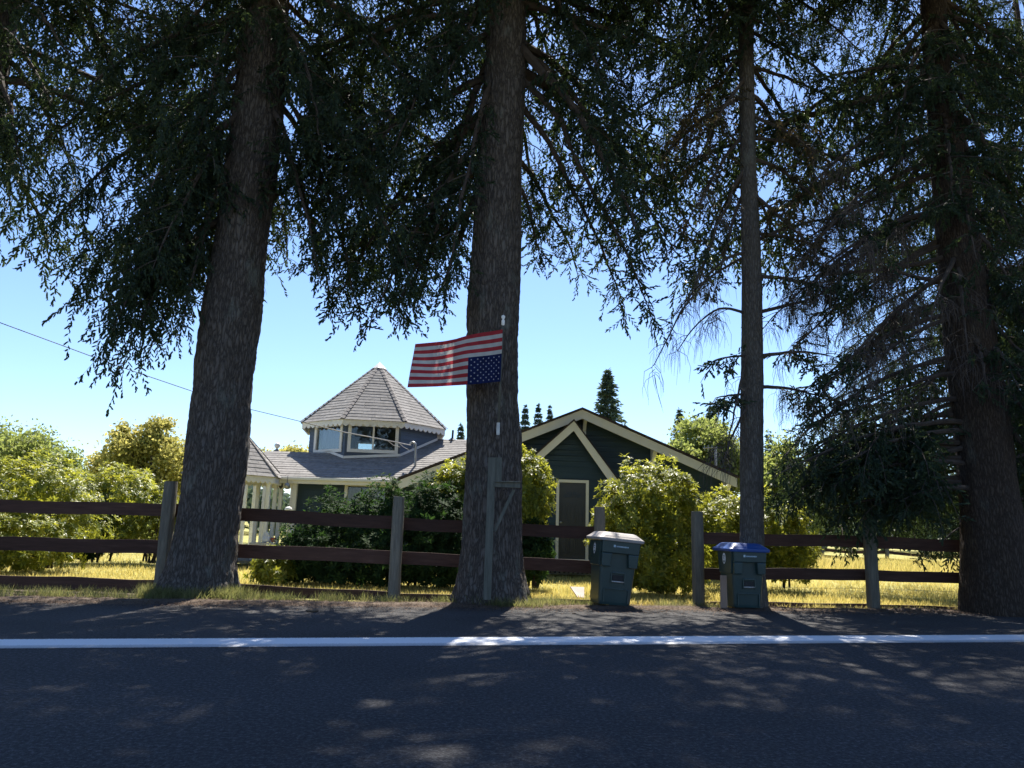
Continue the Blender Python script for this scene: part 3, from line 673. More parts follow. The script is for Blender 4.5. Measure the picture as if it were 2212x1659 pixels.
key(t2, c2, [
    ((1045, 60), (700, 500), 11.2, dict(hang=0.7)), ((1042, 120), (870, 690), 12.4, dict(hang=0.55, r0=0.07)),
    ((1040, 180), (960, 640), 11.2, dict(hang=0.55, lat=0.9)), ((1035, 250), (710, 670), 12.8, dict(hang=0.45)),
    ((1045, 0), (850, 330), 10.9, dict(hang=0.75)), ((1035, 300), (800, 695), 11.5, dict(hang=0.42, lat=0.9)),
    ((1030, 400), (940, 665), 12.8, dict(hang=0.4, lat=0.8)), ((1050, -60), (960, 200), 10.8),
    ((1140, 110), (1400, 560), 11.3, dict(r0=0.085, arch=0.08, hang=0.5, lat=1.2)), ((1140, 100), (1470, 560), 12.6, dict(hang=0.45)),
    ((1138, 10), (1420, 120), 11.6, dict(r0=0.07, arch=0.05)), 
    ((1130, 330), (1170, 560), 13.2, dict(hang=0.35, lat=0.5, t0=0.4)),
    ((1140, -60), (1350, 190), 12.8), ((1135, 150), (1410, 690), 12.3, dict(hang=0.4, lat=0.8, t0=0.55)),
    ((1138, 60), (1220, 250), 13.2, dict(hang=0.6)), ((1145, -120), (1480, 60), 11.2), ((1145, -80), (1330, 240), 10.9, dict(t0=0.4)),
    ((1035, 300), (900, 620), 15.2, dict(hang=0.45)), ((1030, 350), (760, 640), 14.6, dict(hang=0.45)), ((1130, 300), (1250, 600), 15.0, dict(hang=0.45)), 
    ((1035, 330), (850, 690), 11.9, dict(hang=0.45)), ((1028, 430), (860, 660), 12.6, dict(hang=0.4)), ((1036, 240), (720, 620), 13.3, dict(hang=0.5, lat=1.2)),
    ((1134, 220), (1350, 665), 13.3, dict(hang=0.4, lat=1.1, t0=0.4)),
    ], Y2, dens=1.0, hang=0.6, lat=1.05, r0=0.055, arch=0.1)
BR = [M['limb'], M['needles_brown'], M['twig']]
key(t3, c3, [
    ((1600, 60), (1400, 200), 12.0, dict(hang=0.5)), ((1600, 120), (1440, 330), 12.6, dict(mats=BR, hang=0.5, bare=0.2)), ((1600, 180), (1500, 360), 11.6, dict(mats=BR, bare=0.2)),
    ((1602, 300), (1470, 520), 12.3, dict(mats=BR, bare=0.4)), ((1602, 380), (1500, 610), 11.8, dict(bare=0.5, hang=0.4)), ((1602, 430), (1540, 640), 12.8, dict(bare=0.6)),
    ((1602, 560), (1412, 790), 11.9, dict(bare=1.0, arch=0.14, r0=0.022, lat=0.45, t0=0.3)), ((1603, 690), (1462, 760), 12.2, dict(bare=1.0, arch=0.25, r0=0.02, lat=0.45)),
    ((1601, 560), (1450, 690), 12.6, dict(bare=0.9, arch=0.1, r0=0.02, lat=0.4)),
    ((1602, 770), (1540, 780), 12.0, dict(hang=0.16, lat=0.35, arch=0.02, r0=0.018)), ((1600, 850), (1545, 860), 12.1, dict(hang=0.14, lat=0.35, arch=0.02, r0=0.018)),
    ((1600, 740), (1568, 990), 11.9, dict(bare=1.0, arch=0.0, r0=0.02, lat=0.25)), ((1600, 860), (1560, 1000), 11.8, dict(bare=1.0, arch=0.0, r0=0.018, lat=0.3)),
    ((1630, 60), (1800, 180), 12.0, dict(hang=0.45)), ((1632, 130), (1850, 250), 12.8, dict(bare=0.3)), ((1634, 240), (1760, 330), 11.8, dict(mats=BR, bare=0.3)),
    ((1636, 330), (1800, 460), 12.4, dict(mats=BR, bare=0.3)), ((1640, 420), (1770, 560), 11.9, dict(mats=BR, bare=0.2, hang=0.45)), ((1642, 500), (1820, 560), 12.6, dict(bare=0.3)),
    ((1645, 600), (1830, 640), 12.1, dict(hang=0.3, bare=0.2, arch=0.05)), ((1646, 680), (1860, 600), 12.6, dict(bare=0.7, arch=-0.04)), ((1648, 780), (1800, 770), 12.2, dict(hang=0.25, bare=0.2)),
    ((1648, 850), (1780, 860), 12.6, dict(hang=0.3, bare=0.3)), ((1632, 10), (1730, 90), 11.4), ((1600, 0), (1500, 150), 11.3),
    ((1640, 400), (1700, 600), 15.0), ((1600, 380), (1520, 560), 14.8), ((1640, 520), (1900, 480), 13.3, dict(bare=0.5)), ((1636, 300), (1880, 380), 13.2, dict(bare=0.4)),
    ], Y3, dens=0.85, hang=0.4, lat=0.8, r0=0.03, arch=0.06)
key(t4, c4, [
    ((2010, 150), (1750, 180), 12.2, dict(hang=0.26)), ((2015, 230), (1680, 470), 12.6, dict(bare=0.45)), ((2020, 300), (1700, 620), 12.0, dict(bare=0.5)),
    ((2025, 380), (1690, 560), 13.0, dict(bare=0.6)), ((2028, 440), (1640, 720), 12.4, dict(bare=0.6)), ((2032, 470), (1750, 660), 11.8, dict(bare=0.8)),
    ((2036, 540), (1700, 770), 12.8, dict(bare=0.5)), ((2040, 600), (1740, 900), 12.0, dict(bare=0.6)), ((2042, 620), (1860, 560), 12.4, dict(bare=0.9, arch=-0.03)),
    ((2045, 680), (1720, 860), 12.7, dict(bare=0.4)), ((2050, 760), (1690, 990), 12.2, dict(bare=0.3, hang=0.26)), ((2055, 800), (1830, 900), 11.9, dict(bare=0.7)),
    ((2060, 850), (1700, 1010), 12.5, dict(hang=0.26)), ((2066, 900), (1670, 1030), 12.0, dict(hang=0.26)), ((2070, 940), (1720, 1030), 12.6, dict(hang=0.26)),
    ((2076, 990), (1800, 1050), 12.1, dict(hang=0.26)), ((2080, 1030), (1880, 1080), 12.8, dict(hang=0.3)), ((2082, 1050), (1950, 1080), 12.0, dict(hang=0.3)),
    ((2072, 960), (1900, 1050), 12.3, dict(hang=0.26)), ((2050, 780), (1900, 960), 13.0, dict(hang=0.26)), ((2060, 880), (1850, 1020), 13.2, dict(hang=0.26)),
    ((2030, 60), (1880, 250), 12.8), ((2015, 120), (1900, 420), 12.0, dict(hang=0.55)), ((2040, 0), (2130, 200), 12.4),
    ((2075, 250), (2200, 420), 12.2), ((2100, 430), (2215, 600), 12.7, dict(bare=0.3)), ((2060, 130), (2220, 260), 12.0, dict(hang=0.6)), ((2120, 560), (2225, 760), 12.2, dict(bare=0.2)),
    ((2150, 760), (2230, 900), 12.8), ((2170, 900), (2245, 1020), 12.3), ((2050, 30), (2200, 120), 11.6),
    ((2074, 960), (1690, 1000), 13.2, dict(hang=0.26, lat=1.2, dens=1.2)), ((2066, 880), (1720, 980), 13.3, dict(hang=0.26, dens=1.2)),
    ((2080, 1020), (1850, 1070), 13.3, dict(hang=0.26, lat=1.2, dens=1.2)), ((2070, 920), (1800, 1010), 11.9, dict(hang=0.26, dens=1.2)),
    
    ((2034, 500), (1780, 720), 13.2, dict(bare=1.0, dens=1.3)), ((2030, 440), (1700, 640), 12.0, dict(bare=1.0, dens=1.3)), ((2040, 580), (1860, 780), 12.9, dict(bare=1.0, dens=1.3)), ((2022, 340), (1760, 520), 13.0, dict(bare=0.9)),
    ((2046, 690), (1800, 860), 11.9, dict(bare=1.0, dens=1.3)), ((2038, 560), (1700, 600), 12.3, dict(bare=1.0, arch=-0.02)), ((2150, 700), (2240, 820), 11.9), ((2110, 480), (2230, 520), 13.2), ((2090, 330), (2240, 480), 13.4), ((2160, 820), (2260, 960), 11.9),
    ((2060, 600), (2120, 800), 15.2), ((2030, 420), (1900, 560), 15.0),
    ((2078, 990), (1670, 1070), 12.9, dict(hang=0.4, lat=1.3, dens=1.5, arch=0.03)), ((2074, 950), (1720, 1050), 13.1, dict(hang=0.4, lat=1.3, dens=1.5)), ((2082, 1040), (1800, 1100), 12.7, dict(hang=0.35, lat=1.2, dens=1.5, arch=0.02)),
    ((2068, 900), (1760, 1010), 12.8, dict(hang=0.45, lat=1.3, dens=1.5)), ((2080, 1010), (1900, 1080), 13.3, dict(hang=0.45, lat=1.1, dens=1.5)), ((2060, 850), (1880, 980), 12.9, dict(hang=0.5, lat=1.0, dens=1.4)),
    ((2070, 700), (2140, 860), 11.7, dict(hang=0.25, lat=0.6, bare=0.5)), ((2050, 560), (2090, 760), 11.6, dict(hang=0.25, lat=0.6, bare=0.7)), ((2030, 380), (2110, 560), 11.6, dict(hang=0.35, lat=0.8, bare=0.2)), ((2020, 250), (2060, 440), 11.5, dict(hang=0.4)),
    ((2020, 130), (1990, 300), 11.6, dict(hang=0.4)), ((2120, 600), (2235, 700), 12.0, dict(hang=0.35, dens=1.3)), ((2140, 700), (2240, 780), 12.8, dict(hang=0.35, dens=1.3)), ((2160, 860), (2245, 900), 12.9, dict(hang=0.4, dens=1.3)),
    ((2012, 180), (2140, 330), 11.7, dict(hang=0.4)), ((2000, 80), (1930, 330), 11.6, dict(hang=0.4)), ((2020, 300), (2190, 520), 11.8, dict(hang=0.35)), ((2040, 480), (2200, 640), 11.7, dict(hang=0.3, bare=0.3)),
    ((2010, 60), (2120, 200), 11.5, dict(hang=0.4)), ((2040, 560), (2010, 700), 11.5, dict(hang=0.25, bare=0.6, lat=0.6)), ((2140, 740), (2240, 860), 11.6, dict(hang=0.35)),
    ], Y4, dens=0.95, hang=0.28, lat=1.0, r0=0.042, arch=0.07)
key(t0, c0, [
    ((-30, 60), (110, 230), 11.8, dict(hang=0.55)), ((-50, -60), (250, 130), 12.2, dict(hang=0.6)), ((-60, 150), (50, 370), 11.6, dict(hang=0.55, lat=0.9)),
    ((-40, 0), (150, 120), 11.0, dict(hang=0.7)), ((-70, 200), (20, 330), 12.3, dict(hang=0.6)), ((-20, -120), (200, 40), 11.6), ((-60, 120), (150, 350), 12.9, dict(hang=0.3, lat=0.5)),
    ((-20, -160), (310, 300), 13.0, dict(hang=0.5)),
    ], Y0, dens=1.0, hang=0.55, lat=1.0, r0=0.055, arch=0.08)

# crowns above the view: shared boughs, every one an object under its tree
rc = np.random.default_rng(21)
def lenf(z0, l0, z1, l1):
    return lambda z: l0 + (l1 - l0) * max(0, min(1, (z - z0) / (z1 - z0)))
crown(t1, c1, np.arange(9.2, 20, 0.85), lenf(9, 5.2, 20, 2.6), rc, per=5)
crown(t2, c2, np.arange(9.4, 20, 0.85), lenf(9, 5.2, 20, 2.6), rc, per=5)
crown(t3, c3, np.arange(9.0, 17, 0.9), lenf(9, 3.8, 17, 1.8), rc, per=5)
crown(t4, c4, np.arange(8.6, 19, 0.85), lenf(8.6, 5.0, 19, 2.2), rc, per=6)
crown(t0, c0, np.arange(8.8, 19, 1.05), lenf(9, 5.0, 19, 2.4), rc, per=5)

# extra unseen boughs above the view, added to shade the road further
for tt, cc, zz0, l in ((t1, c1, 12.4, 4.9), (t2, c2, 12.6, 4.9), (t3, c3, 12.4, 3.4), (t4, c4, 12.3, 4.6), (t0, c0, 12.5, 4.8)):
    crown(tt, cc, np.arange(zz0, 17.5, 0.7), lenf(12, l * 1.08, 18, l * 0.75), rc, per=11, az_ok=lambda a, z: sin(a) < 0.2)

# spruces further back on the right, seen between the front stems
def back_spruce(px, Y, z0, z1, l0, l1, r, label, step=0.9, per=6, protos=(0, 1, 2, 4)):
    b = at(px, 1180, Y); t = empty('spruce_tree', (b.x, Y, 0)); tag(t, label, 'tree', 'spruces behind the rail fence')
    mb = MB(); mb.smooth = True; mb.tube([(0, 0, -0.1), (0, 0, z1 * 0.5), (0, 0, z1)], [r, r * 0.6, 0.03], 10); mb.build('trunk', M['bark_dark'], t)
    crown(t, lambda z: (Vector((b.x, Y, z)), r * 0.6), np.arange(z0, z1, step), lenf(z0, l0, z1, l1), rc, protos, per, zfront=0)
back_spruce(2330, 15.5, 2.0, 15, 3.6, 1.0, 0.28, 'dense spruce standing behind the right edge trunk, seen past its right side')
back_spruce(2125, 17.5, 2.6, 14, 4.0, 1.2, 0.26, 'shaded spruce in the field just behind the dark right trunk, its boughs reaching left', 0.85, 6)

# ================================================================== RAIL FENCES
FENCE_Y = lambda x: 12.72 + 0.035 * x
def board(name, A, B, h, th, mat, parent, up=Vector((0, 0, 1)), seed=0):
    """a sawn board from A to B (upper edge), slightly crooked"""
    A = Vector(A); B = Vector(B); d = (B - A); L = d.length; d.normalize(); nrm = Vector((d.y, -d.x, 0)).normalized()
    mb = MB(); n = max(2, int(L / 0.5)); rnd = random.Random(seed)
    prev = None
    rings = []
    for i in range(n + 1):
        p = A + d * L * i / n; w = 0.008 * math.sin(i * 1.7 + seed) + rnd.uniform(-0.003, 0.003); s_ = 0.006 * math.sin(i * 0.9 + seed * 2)
        c = p + up * w
        rings.append([c + nrm * (th / 2 + s_), c - nrm * (th / 2 - s_), c - nrm * (th / 2 - s_) - up * (h + rnd.uniform(-0.003, 0.003)), c + nrm * (th / 2 + s_) - up * h])
    for r in rings: mb.v += [tuple(p - parent.location) for p in r]
    for i in range(n):
        for k in range(4): mb.f.append([i * 4 + k, i * 4 + (k + 1) % 4, i * 4 + 4 + (k + 1) % 4, i * 4 + 4 + k]); mb.mi.append(0)
    mb.f.append([3, 2, 1, 0]); mb.f.append([n * 4 + k for k in range(4)]); mb.mi += [0, 0]
    return mb.build(name, mat, parent)
def post(parent, base, top, w, seed, mat='post'):
    """round-edged timber post, weathered top"""
    b = Vector(base) - parent.location; t = Vector(top) - parent.location; b.z -= 0.1
    mb = MB(); rnd = random.Random(seed); n = 14; m = 9
    for j in range(m + 1):
        f = j / m; c = b.lerp(t, f)
        for k in range(n):
            a = 2 * pi * k / n; s4 = (abs(cos(a)) ** 4 + abs(sin(a)) ** 4) ** -0.25
            r = w / 2 * (0.55 + 0.45 * s4) * (1 + 0.05 * noise.noise((cos(a) * 2 + seed, sin(a) * 2, f * 4)))
            if j == m: r *= 0.93
            z = c.z + (0.012 * noise.noise((cos(a) * 3, sin(a) * 3, seed)) if j >= m - 0 else 0)
            mb.v.append((c.x + r * cos(a), c.y + r * sin(a), z))
    for j in range(m):
        for k in range(n):
            k2 = (k + 1) % n; mb.f.append([j * n + k, j * n + k2, (j + 1) * n + k2, (j + 1) * n + k]); mb.mi.append(0)
    mb.f.append([m * n + k for k in range(n)]); mb.mi.append(0)
    return mb.build('post', M[mat], parent)
def onf(px, py):
    """point of the fence line seen at px,py"""
    x = at(px, py, 12.6).x; p = at(px, py, FENCE_Y(x)); return p
def fence(label, posts, runs, wires=()):
    f = empty('rail_fence', (onf(*posts[0][0]).x, FENCE_Y(0), 0)); tag(f, label, 'fence', 'rail fences along the verge')
    for i, (b, t, w) in enumerate(posts):
        T = onf(*t); B = onf(*b); B.z = -0.1
        T.y -= 0.05; B.y -= 0.05
        post(f, B, T, w, i * 3.3 + len(label))
    for i, (a, b, pxh) in enumerate(runs):
        A, B = onf(*a), onf(*b); A.y += 0.09; B.y += 0.09
        board('rail', A, B, pxh / 1600 * 13.1, 0.04, M['rail'], f, seed=i)
    for (a, b) in wires:
        A, B = onf(*a), onf(*b); mb = MB()
        mb.tube([A.lerp(B, t) - f.location + Vector((0, 0, -0.02 * 4 * t * (1 - t))) for t in (0, .25, .5, .75, 1)], 0.0025, 5); mb.build('wire', M['cable'], f)
    return f
fence('long red-brown three-rail fence passing behind both thick trunks to the bins',
      [((349, 1285), (373, 1040), 0.21), ((-330, 1270), (-318, 1030), 0.2), ((851, 1304), (863, 1073), 0.2), ((1297, 1310), (1294, 1095), 0.19)],
      [((-600, 1060), (-60, 1078), 24), ((-60, 1078), (362, 1088), 25), ((362, 1088), (858, 1116), 26), ((858, 1117), (1296, 1139), 25),
       ((-600, 1140), (-60, 1158), 25), ((-60, 1158), (356, 1168), 27), ((356, 1168), (856, 1190), 27), ((856, 1192), (1296, 1212), 25),
       ((-600, 1222), (-60, 1241), 24), ((-60, 1241), (350, 1254), 26), ((350, 1255), (852, 1280), 28), ((852, 1282), (1296, 1298), 22)])
fence('rail fence right of the opening, grass showing between its rails and two thin wires',
      [((1508, 1318), (1504, 1105), 0.2), ((1885, 1322), (1873, 1117), 0.2), ((2290, 1322), (2262, 1128), 0.2)],
      [((1500, 1150), (1876, 1158), 24), ((1876, 1158), (2275, 1175), 25), ((1500, 1228), (1880, 1229), 23), ((1880, 1231), (2275, 1245), 22),
       ((1500, 1299), (1884, 1306), 16), ((1884, 1307), (2275, 1318), 14)],
      [((1508, 1262), (1884, 1271)), ((1884, 1271), (2275, 1282))])
# field fence far behind
ff = empty('field_fence', (gnd(1920, 1214).x, gnd(1920, 1214).y, 0)); tag(ff, 'low weathered fence far across the sunny field on the right', 'fence')
FY = gnd(1920, 1214).y
pts = [(1776, 1168, 1206), (1836, 1176, 1210), (1916, 1172, 1214), (2000, 1184, 1219), (2090, 1186, 1222), (2200, 1188, 1226)]
for i, (px, ty, by) in enumerate(pts):
    B = at(px, by, FY); B.z = 0; T = at(px, ty, FY); post(ff, B, T, 0.18, i + 40)
for i in range(len(pts) - 1):
    a, b = pts[i], pts[i + 1]
    for k, f in enumerate((0.42, 0.8)):
        A = at(a[0], a[1] + (a[2] - a[1]) * f, FY + 0.12); B = at(b[0], b[1] + (b[2] - b[1]) * f, FY + 0.12)
        board('rail', A, B, 0.14, 0.04, M['rail'], ff, seed=i + k)

# ================================================================== HOUSE
# world frame of the house: x to the right, y away from the road
house = empty('house', (1.8, 20.6, 0)); tag(house, 'dark teal timber house with cream gable boards and an octagonal turret', 'house')
HL = house.location
def HP(p): return Vector(p) - HL
YF, YW = 20.05, 20.65     # gable boards and wall of the main gable
A0 = at(1258, 880, YF); L0_ = at(862, 1028, YF); R0_ = at(1592, 1032, YF)
SL = ((A0.z - L0_.z) / (A0.x - L0_.x) + (A0.z - R0_.z) / (R0_.x - A0.x)) / 2
L0_ = Vector((L0_.x, YF, A0.z - SL * (A0.x - L0_.x))); R0_ = Vector((R0_.x, YF, A0.z - SL * (R0_.x - A0.x)))
FH = 0.25
BACK = 31.0
def gable_z(x): return A0.z - SL * abs(x - A0.x)
def siding_wall(name, parent, y, x0, x1, zb, topf, mat, holes=(), course=0.15, th=0.02, rot=None, origin=None, thick=0.1):
    """lapped boards facing -y: wall core plus one board object per course; topf(x) gives the upper limit, holes = (x0,x1,z0,z1)"""
    wall = MB()
    def tr(p):
        p = Vector(p)
        if rot is not None: p = rot @ p + origin
        return p - HL
    # core as vertical slices
    xs = sorted(set([x0, x1] + [h for ho in holes for h in ho[:2]] + list(np.linspace(x0, x1, 9)) + [A0.x if x0 < A0.x < x1 else x0]))
    xs = [x for x in xs if x0 <= x <= x1]
    for a, b in zip(xs[:-1], xs[1:]):
        if b - a < 1e-4: continue
        segs = [(zb, None)]
        ho = [h for h in holes if h[0] <= (a + b) / 2 <= h[1]]
        spans = []
        cur = zb
        for h in sorted(ho, key=lambda h: h[2]):
            spans.append((cur, h[2])); cur = h[3]
        spans.append((cur, None))
        for (u, v) in spans:
            va, vb = (topf(a), topf(b)) if v is None else (v, v)
            if max(va, vb) - u < 0.01: continue
            q = [tr((a, y, u)), tr((b, y, u)), tr((b, y, max(vb, u + .001))), tr((a, y, max(va, u + .001)))]
            d = (rot @ Vector((0, thick, 0)) if rot is not None else Vector((0, thick, 0)))
            wall.prism(q, d)
    w = wall.build('wall', mat, parent); tag(w)
    z = zb; i = 0
    zmax = max(topf(x) for x in np.linspace(x0, x1, 41))
    while z < zmax - 0.03:
        z2 = min(z + course, zmax)
        # runs of x where the course exists
        X = np.linspace(x0, x1, 241); ok = np.array([topf(x) > z + 0.02 for x in X])
        for h in holes:
            if h[2] < z2 - 0.02 and h[3] > z + 0.02: ok &= ~((X > h[0]) & (X < h[1]))
        run = None; runs = []
        for k, f in enumerate(ok):
            if f and run is None: run = X[k]
            if (not f or k == len(ok) - 1) and run is not None:
                runs.append((run, X[k] if f else X[k - 1])); run = None
        for (a, b) in runs:
            if b - a < 0.06: continue
            def tx(x): return min(z2, topf(x))
            mb = MB()
            xa, xb = a, b
            # clip the top corners to the slope
            ta, tb_ = tx(xa), tx(xb)
            top = [(xb, tb_)]
            for x in np.linspace(b, a, 21)[1:-1]: 
                if abs(tx(x) - z2) > 1e-6 or True: top.append((x, tx(x)))
            top.append((xa, ta))
            # reduce collinear
            red = [top[0]]
            for q0, q1, q2 in zip(top[:-2], top[1:-1], top[2:]):
                if abs((q1[1] - q0[1]) * (q2[0] - q1[0]) - (q2[1] - q1[1]) * (q1[0] - q0[0])) > 1e-6: red.append(q1)
            red.append(top[-1])
            y0_ = y - th; 
            front = [(xa, y0_, z - 0.012), (xb, y0_, z - 0.012)] + [(x, y - 0.004, zz) for x, zz in red]
            backp = [(p[0], y - 0.0005, p[2]) for p in front]
            F_ = [tr(p) for p in front]; B_ = [tr(p) for p in backp]
            mb.poly(F_)
            for k in range(len(F_)):
                k2 = (k + 1) % len(F_); mb.poly([F_[k2], F_[k], B_[k], B_[k2]])
            mb.build('siding_board', mat, w)
        z = z2; i += 1
    return w

main_top = lambda x: gable_z(x) - 0.1
WX0, WX1 = at(903, 1060, YW).x, at(1582, 1060, YW).x
siding_wall('wall', house, YW, WX0, WX1, 0.15, main_top, M['siding'])
# side and back walls (plain)
mb = MB()
for (x, th) in ((WX0, 0.12), (WX1 - 0.12, 0.12)):
    zt = main_top(x + 0.06)
    mb.prism([HP((x, YW + 0.102, 0.05)), HP((x + th, YW + 0.102, 0.05)), HP((x + th, YW + 0.102, zt)), HP((x, YW + 0.102, zt))], (0, BACK - YW - 0.7, 0))
mb.prism([HP((WX0, BACK - 0.55, 0.05)), HP((WX1, BACK - 0.55, 0.05)), HP((WX1, BACK - 0.55, main_top(WX1))), HP((A0.x, BACK - 0.55, main_top(A0.x))), HP((WX0, BACK - 0.55, main_top(WX0)))], (0, 0.1, 0))
mb.build('side_walls', M['siding'], house)
mb = MB(); mb.box(HP(((WX0 + WX1) / 2, (YW + BACK) / 2, 0.05)), (WX1 - WX0 - 0.1, BACK - YW - 0.6, 0.25)); mb.build('foundation', M['stone'], house)

def roof_slab(mb, a, b, th, y0, y1):
    """sloping slab between plan points a,b = (x,z) from y0 to y1"""
    ax, az = a; bx, bz = b
    pts = [HP((ax, y0, az)), HP((bx, y0, bz)), HP((bx, y0, bz - th)), HP((ax, y0, az - th))]
    mb.prism(pts, (0, y1 - y0, 0))
rf = MB()
roof_slab(rf, (L0_.x - 0.05, L0_.z), (A0.x, A0.z), 0.06, YF - 0.04, BACK)
roof_slab(rf, (A0.x, A0.z), (R0_.x + 0.05, R0_.z), 0.06, YF - 0.04, BACK)
main_roof = rf.build('roof', M['roofedge'], house)
def fascia(parent, a, b, h, y, th, mat, name='gable_board', cut=True):
    mb = MB(); ax, az = a; bx, bz = b
    mb.prism([HP((ax, y, az)), HP((bx, y, bz)), HP((bx, y, bz - h)), HP((ax, y, az - h))], (0, th, 0)); return mb.build(name, mat, parent)
fascia(house, (L0_.x, L0_.z - 0.062), (A0.x, A0.z - 0.062), FH, YF, 0.04, M['cream'])
fascia(house, (A0.x, A0.z - 0.062), (R0_.x, R0_.z - 0.062), FH, YF, 0.04, M['cream'])
# soffit boards
mb = MB()
for (a, b) in ((L0_, A0), (A0, R0_)):
    mb.prism([HP((a.x, YF + 0.042, a.z - 0.064)), HP((b.x, YF + 0.042, b.z - 0.064)), HP((b.x, YF + 0.042, b.z - 0.09)), HP((a.x, YF + 0.042, a.z - 0.09))], (0, YW - YF + 0.1, 0))
mb.build('soffit', M['cream'], house)
# curved brackets under the gable boards
def bracket(px, ztop, drop, w=0.11):
    x = at(px, 1000, YF + 0.2).x; mb = MB(); n = 8
    y_out, y_in = YF + 0.05, YW - 0.03
    prof = [(y_in, ztop), (y_out, ztop), (y_out, ztop - 0.1)]
    for k in range(n + 1):
        t = k / n; prof.append((y_out + (y_in - 0.1 - y_out) * (1 - (1 - t) ** 2), ztop - 0.1 - (drop - 0.1) * t ** 1.3))
    prof.append((y_in, ztop - drop))
    mb.prism([HP((x - w / 2, yy, zz)) for yy, zz in prof], (w, 0, 0)); mb.build('bracket', M['white'], house)
bracket(1264, A0.z - 0.2, 0.5, 0.09)
bracket(1415, gable_z(at(1415, 980, YF).x) - 0.2, 0.62)
bracket(1573, gable_z(at(1573, 1000, YF).x) - 0.2, 0.62)
# --- door porch: steep little gable standing proud of the wall
YP, YPF = 20.2, 19.75
PA = at(1240, 905, YPF); PL = at(1138, 996, YPF); PR = at(1337, 1036, YPF)
sl_l = (PA.z - PL.z) / (PA.x - PL.x); sl_r = (PA.z - PR.z) / (PR.x - PA.x)
def ptop(x): return (PA.z - sl_l * (PA.x - x) if x < PA.x else PA.z - sl_r * (x - PA.x)) - 0.12
DX0, DX1 = at(1201, 1100, YP).x, at(1271, 1100, YP).x
DZ0, DZ1 = at(1205, 1208, YP).z, at(1205, 1036, YP).z
PX0, PX1 = PA.x - (PA.x - PL.x) - 0.0, PR.x - 0.12
siding_wall('wall', house, YP, PL.x + 0.12, PX1, 0.12, ptop, M['siding'], holes=[(DX0 + 0.02, DX1 - 0.02, DZ0, DZ1 - 0.02)], thick=0.44)
pr = MB()
roof_slab(pr, (PL.x - 0.03, PL.z - 0.03 * sl_l), (PA.x, PA.z), 0.05, YPF - 0.03, YW - 0.02)
roof_slab(pr, (PA.x, PA.z), (PR.x + 0.03, PR.z - 0.03 * sl_r), 0.05, YPF - 0.03, YW - 0.02)
pr.build('porch_roof', M['roofedge'], house)
mb = MB(); ax, az, bx, bz = PL.x, PL.z, PA.x, PA.z
H2 = 0.24
mb.prism([HP((PL.x, YPF, PL.z - 0.055)), HP((PA.x, YPF, PA.z - 0.055)), HP((PA.x, YPF, PA.z - 0.055 - H2 * 1.1)), HP((PL.x, YPF, PL.z - 0.055 - H2))], (0, 0.04, 0)); mb.build('gable_board', M['cream'], house)
mb = MB()
mb.prism([HP((PA.x, YPF, PA.z - 0.055)), HP((PR.x, YPF, PR.z - 0.055)), HP((PR.x - 0.02, YPF, PR.z - 0.055 - H2 * 1.35)), HP((PA.x, YPF, PA.z - 0.055 - H2 * 1.1))], (0, 0.04, 0)); mb.build('gable_board', M['cream'], house)
# door: trim, slab, panels, fan light
TW = 0.075
fr = MB()
yd = YP - 0.045
fr.box(HP((DX0 + TW / 2, yd, (DZ0 + DZ1) / 2)), (TW, 0.05, DZ1 - DZ0)); fr.box(HP((DX1 - TW / 2, yd, (DZ0 + DZ1) / 2)), (TW, 0.05, DZ1 - DZ0))
fr.box(HP(((DX0 + DX1) / 2, yd + 0.001, DZ1 - TW / 2)), (DX1 - DX0 - 2 * TW - 0.002, 0.05, TW)); 
fr.box(HP(((DX0 + DX1) / 2, yd - 0.01, DZ0 - 0.01)), (DX1 - DX0 + 0.02, 0.09, 0.05))
door = empty('door', HP(((DX0 + DX1) / 2, YP, DZ0))); door.parent = house
fo = fr.build('frame', M['cream'], None); fo.parent = door; fo.location = -door.location
def dchild(mb, name, mat, bevel=0.0):
    o = mb.build(name, mat, None, bevel); o.parent = door; o.location = -door.location; return o
dw = DX1 - DX0 - 2 * TW; xc = (DX0 + DX1) / 2
s_ = MB(); s_.box(HP((xc, YP + 0.03, (DZ0 + DZ1 - TW) / 2 + 0.01)), (dw - 0.004, 0.045, DZ1 - TW - DZ0 - 0.03)); dchild(s_, 'slab', M['door'])
def panel(cx, cz, w, h):
    p = MB(); t = 0.022
    for (dx, dz, ww, hh) in ((-w / 2, 0, t, h), (w / 2, 0, t, h), (0, -h / 2, w - t, t), (0, h / 2, w - t, t)):
        p.box(HP((cx + dx, YP - 0.001, cz + dz)), (ww, 0.018, hh))
    p.box(HP((cx, YP + 0.002, cz)), (w - 0.09, 0.014, h - 0.09)); dchild(p, 'door_panel', M['door'])
hd = DZ1 - DZ0
for dx in (-dw * 0.3, 0, dw * 0.3):
    panel(xc + dx, DZ0 + hd * 0.25, dw * 0.22, hd * 0.36); panel(xc + dx, DZ0 + hd * 0.58, dw * 0.22, hd * 0.22)
fan = MB(); n = 4; r_ = dw * 0.36; zc = DZ0 + hd * 0.775
for k in range(n):
    a0, a1 = pi * k / n + 0.05, pi * (k + 1) / n - 0.05
    pts = [HP((xc - cos(a) * r_ * f, YP + 0.004, zc + sin(a) * r_ * 0.62 * f)) for f, a in [(0.3, a0), (1, a0), (1, (a0 * 2 + a1) / 3), (1, (a0 + 2 * a1) / 3), (1, a1), (0.3, a1)]]
    fan.prism(pts, (0, -0.012, 0))
dchild(fan, 'fan_light', M['darkmetal'])
kn = MB(); kn.lathe(HP((xc - dw * 0.42, YP - 0.03, DZ0 + hd * 0.46)), [(0.0, -0.03), (0.03, -0.02), (0.035, 0), (0.03, 0.02), (0, 0.03)], 10); dchild(kn, 'door_knob', M['metal'])
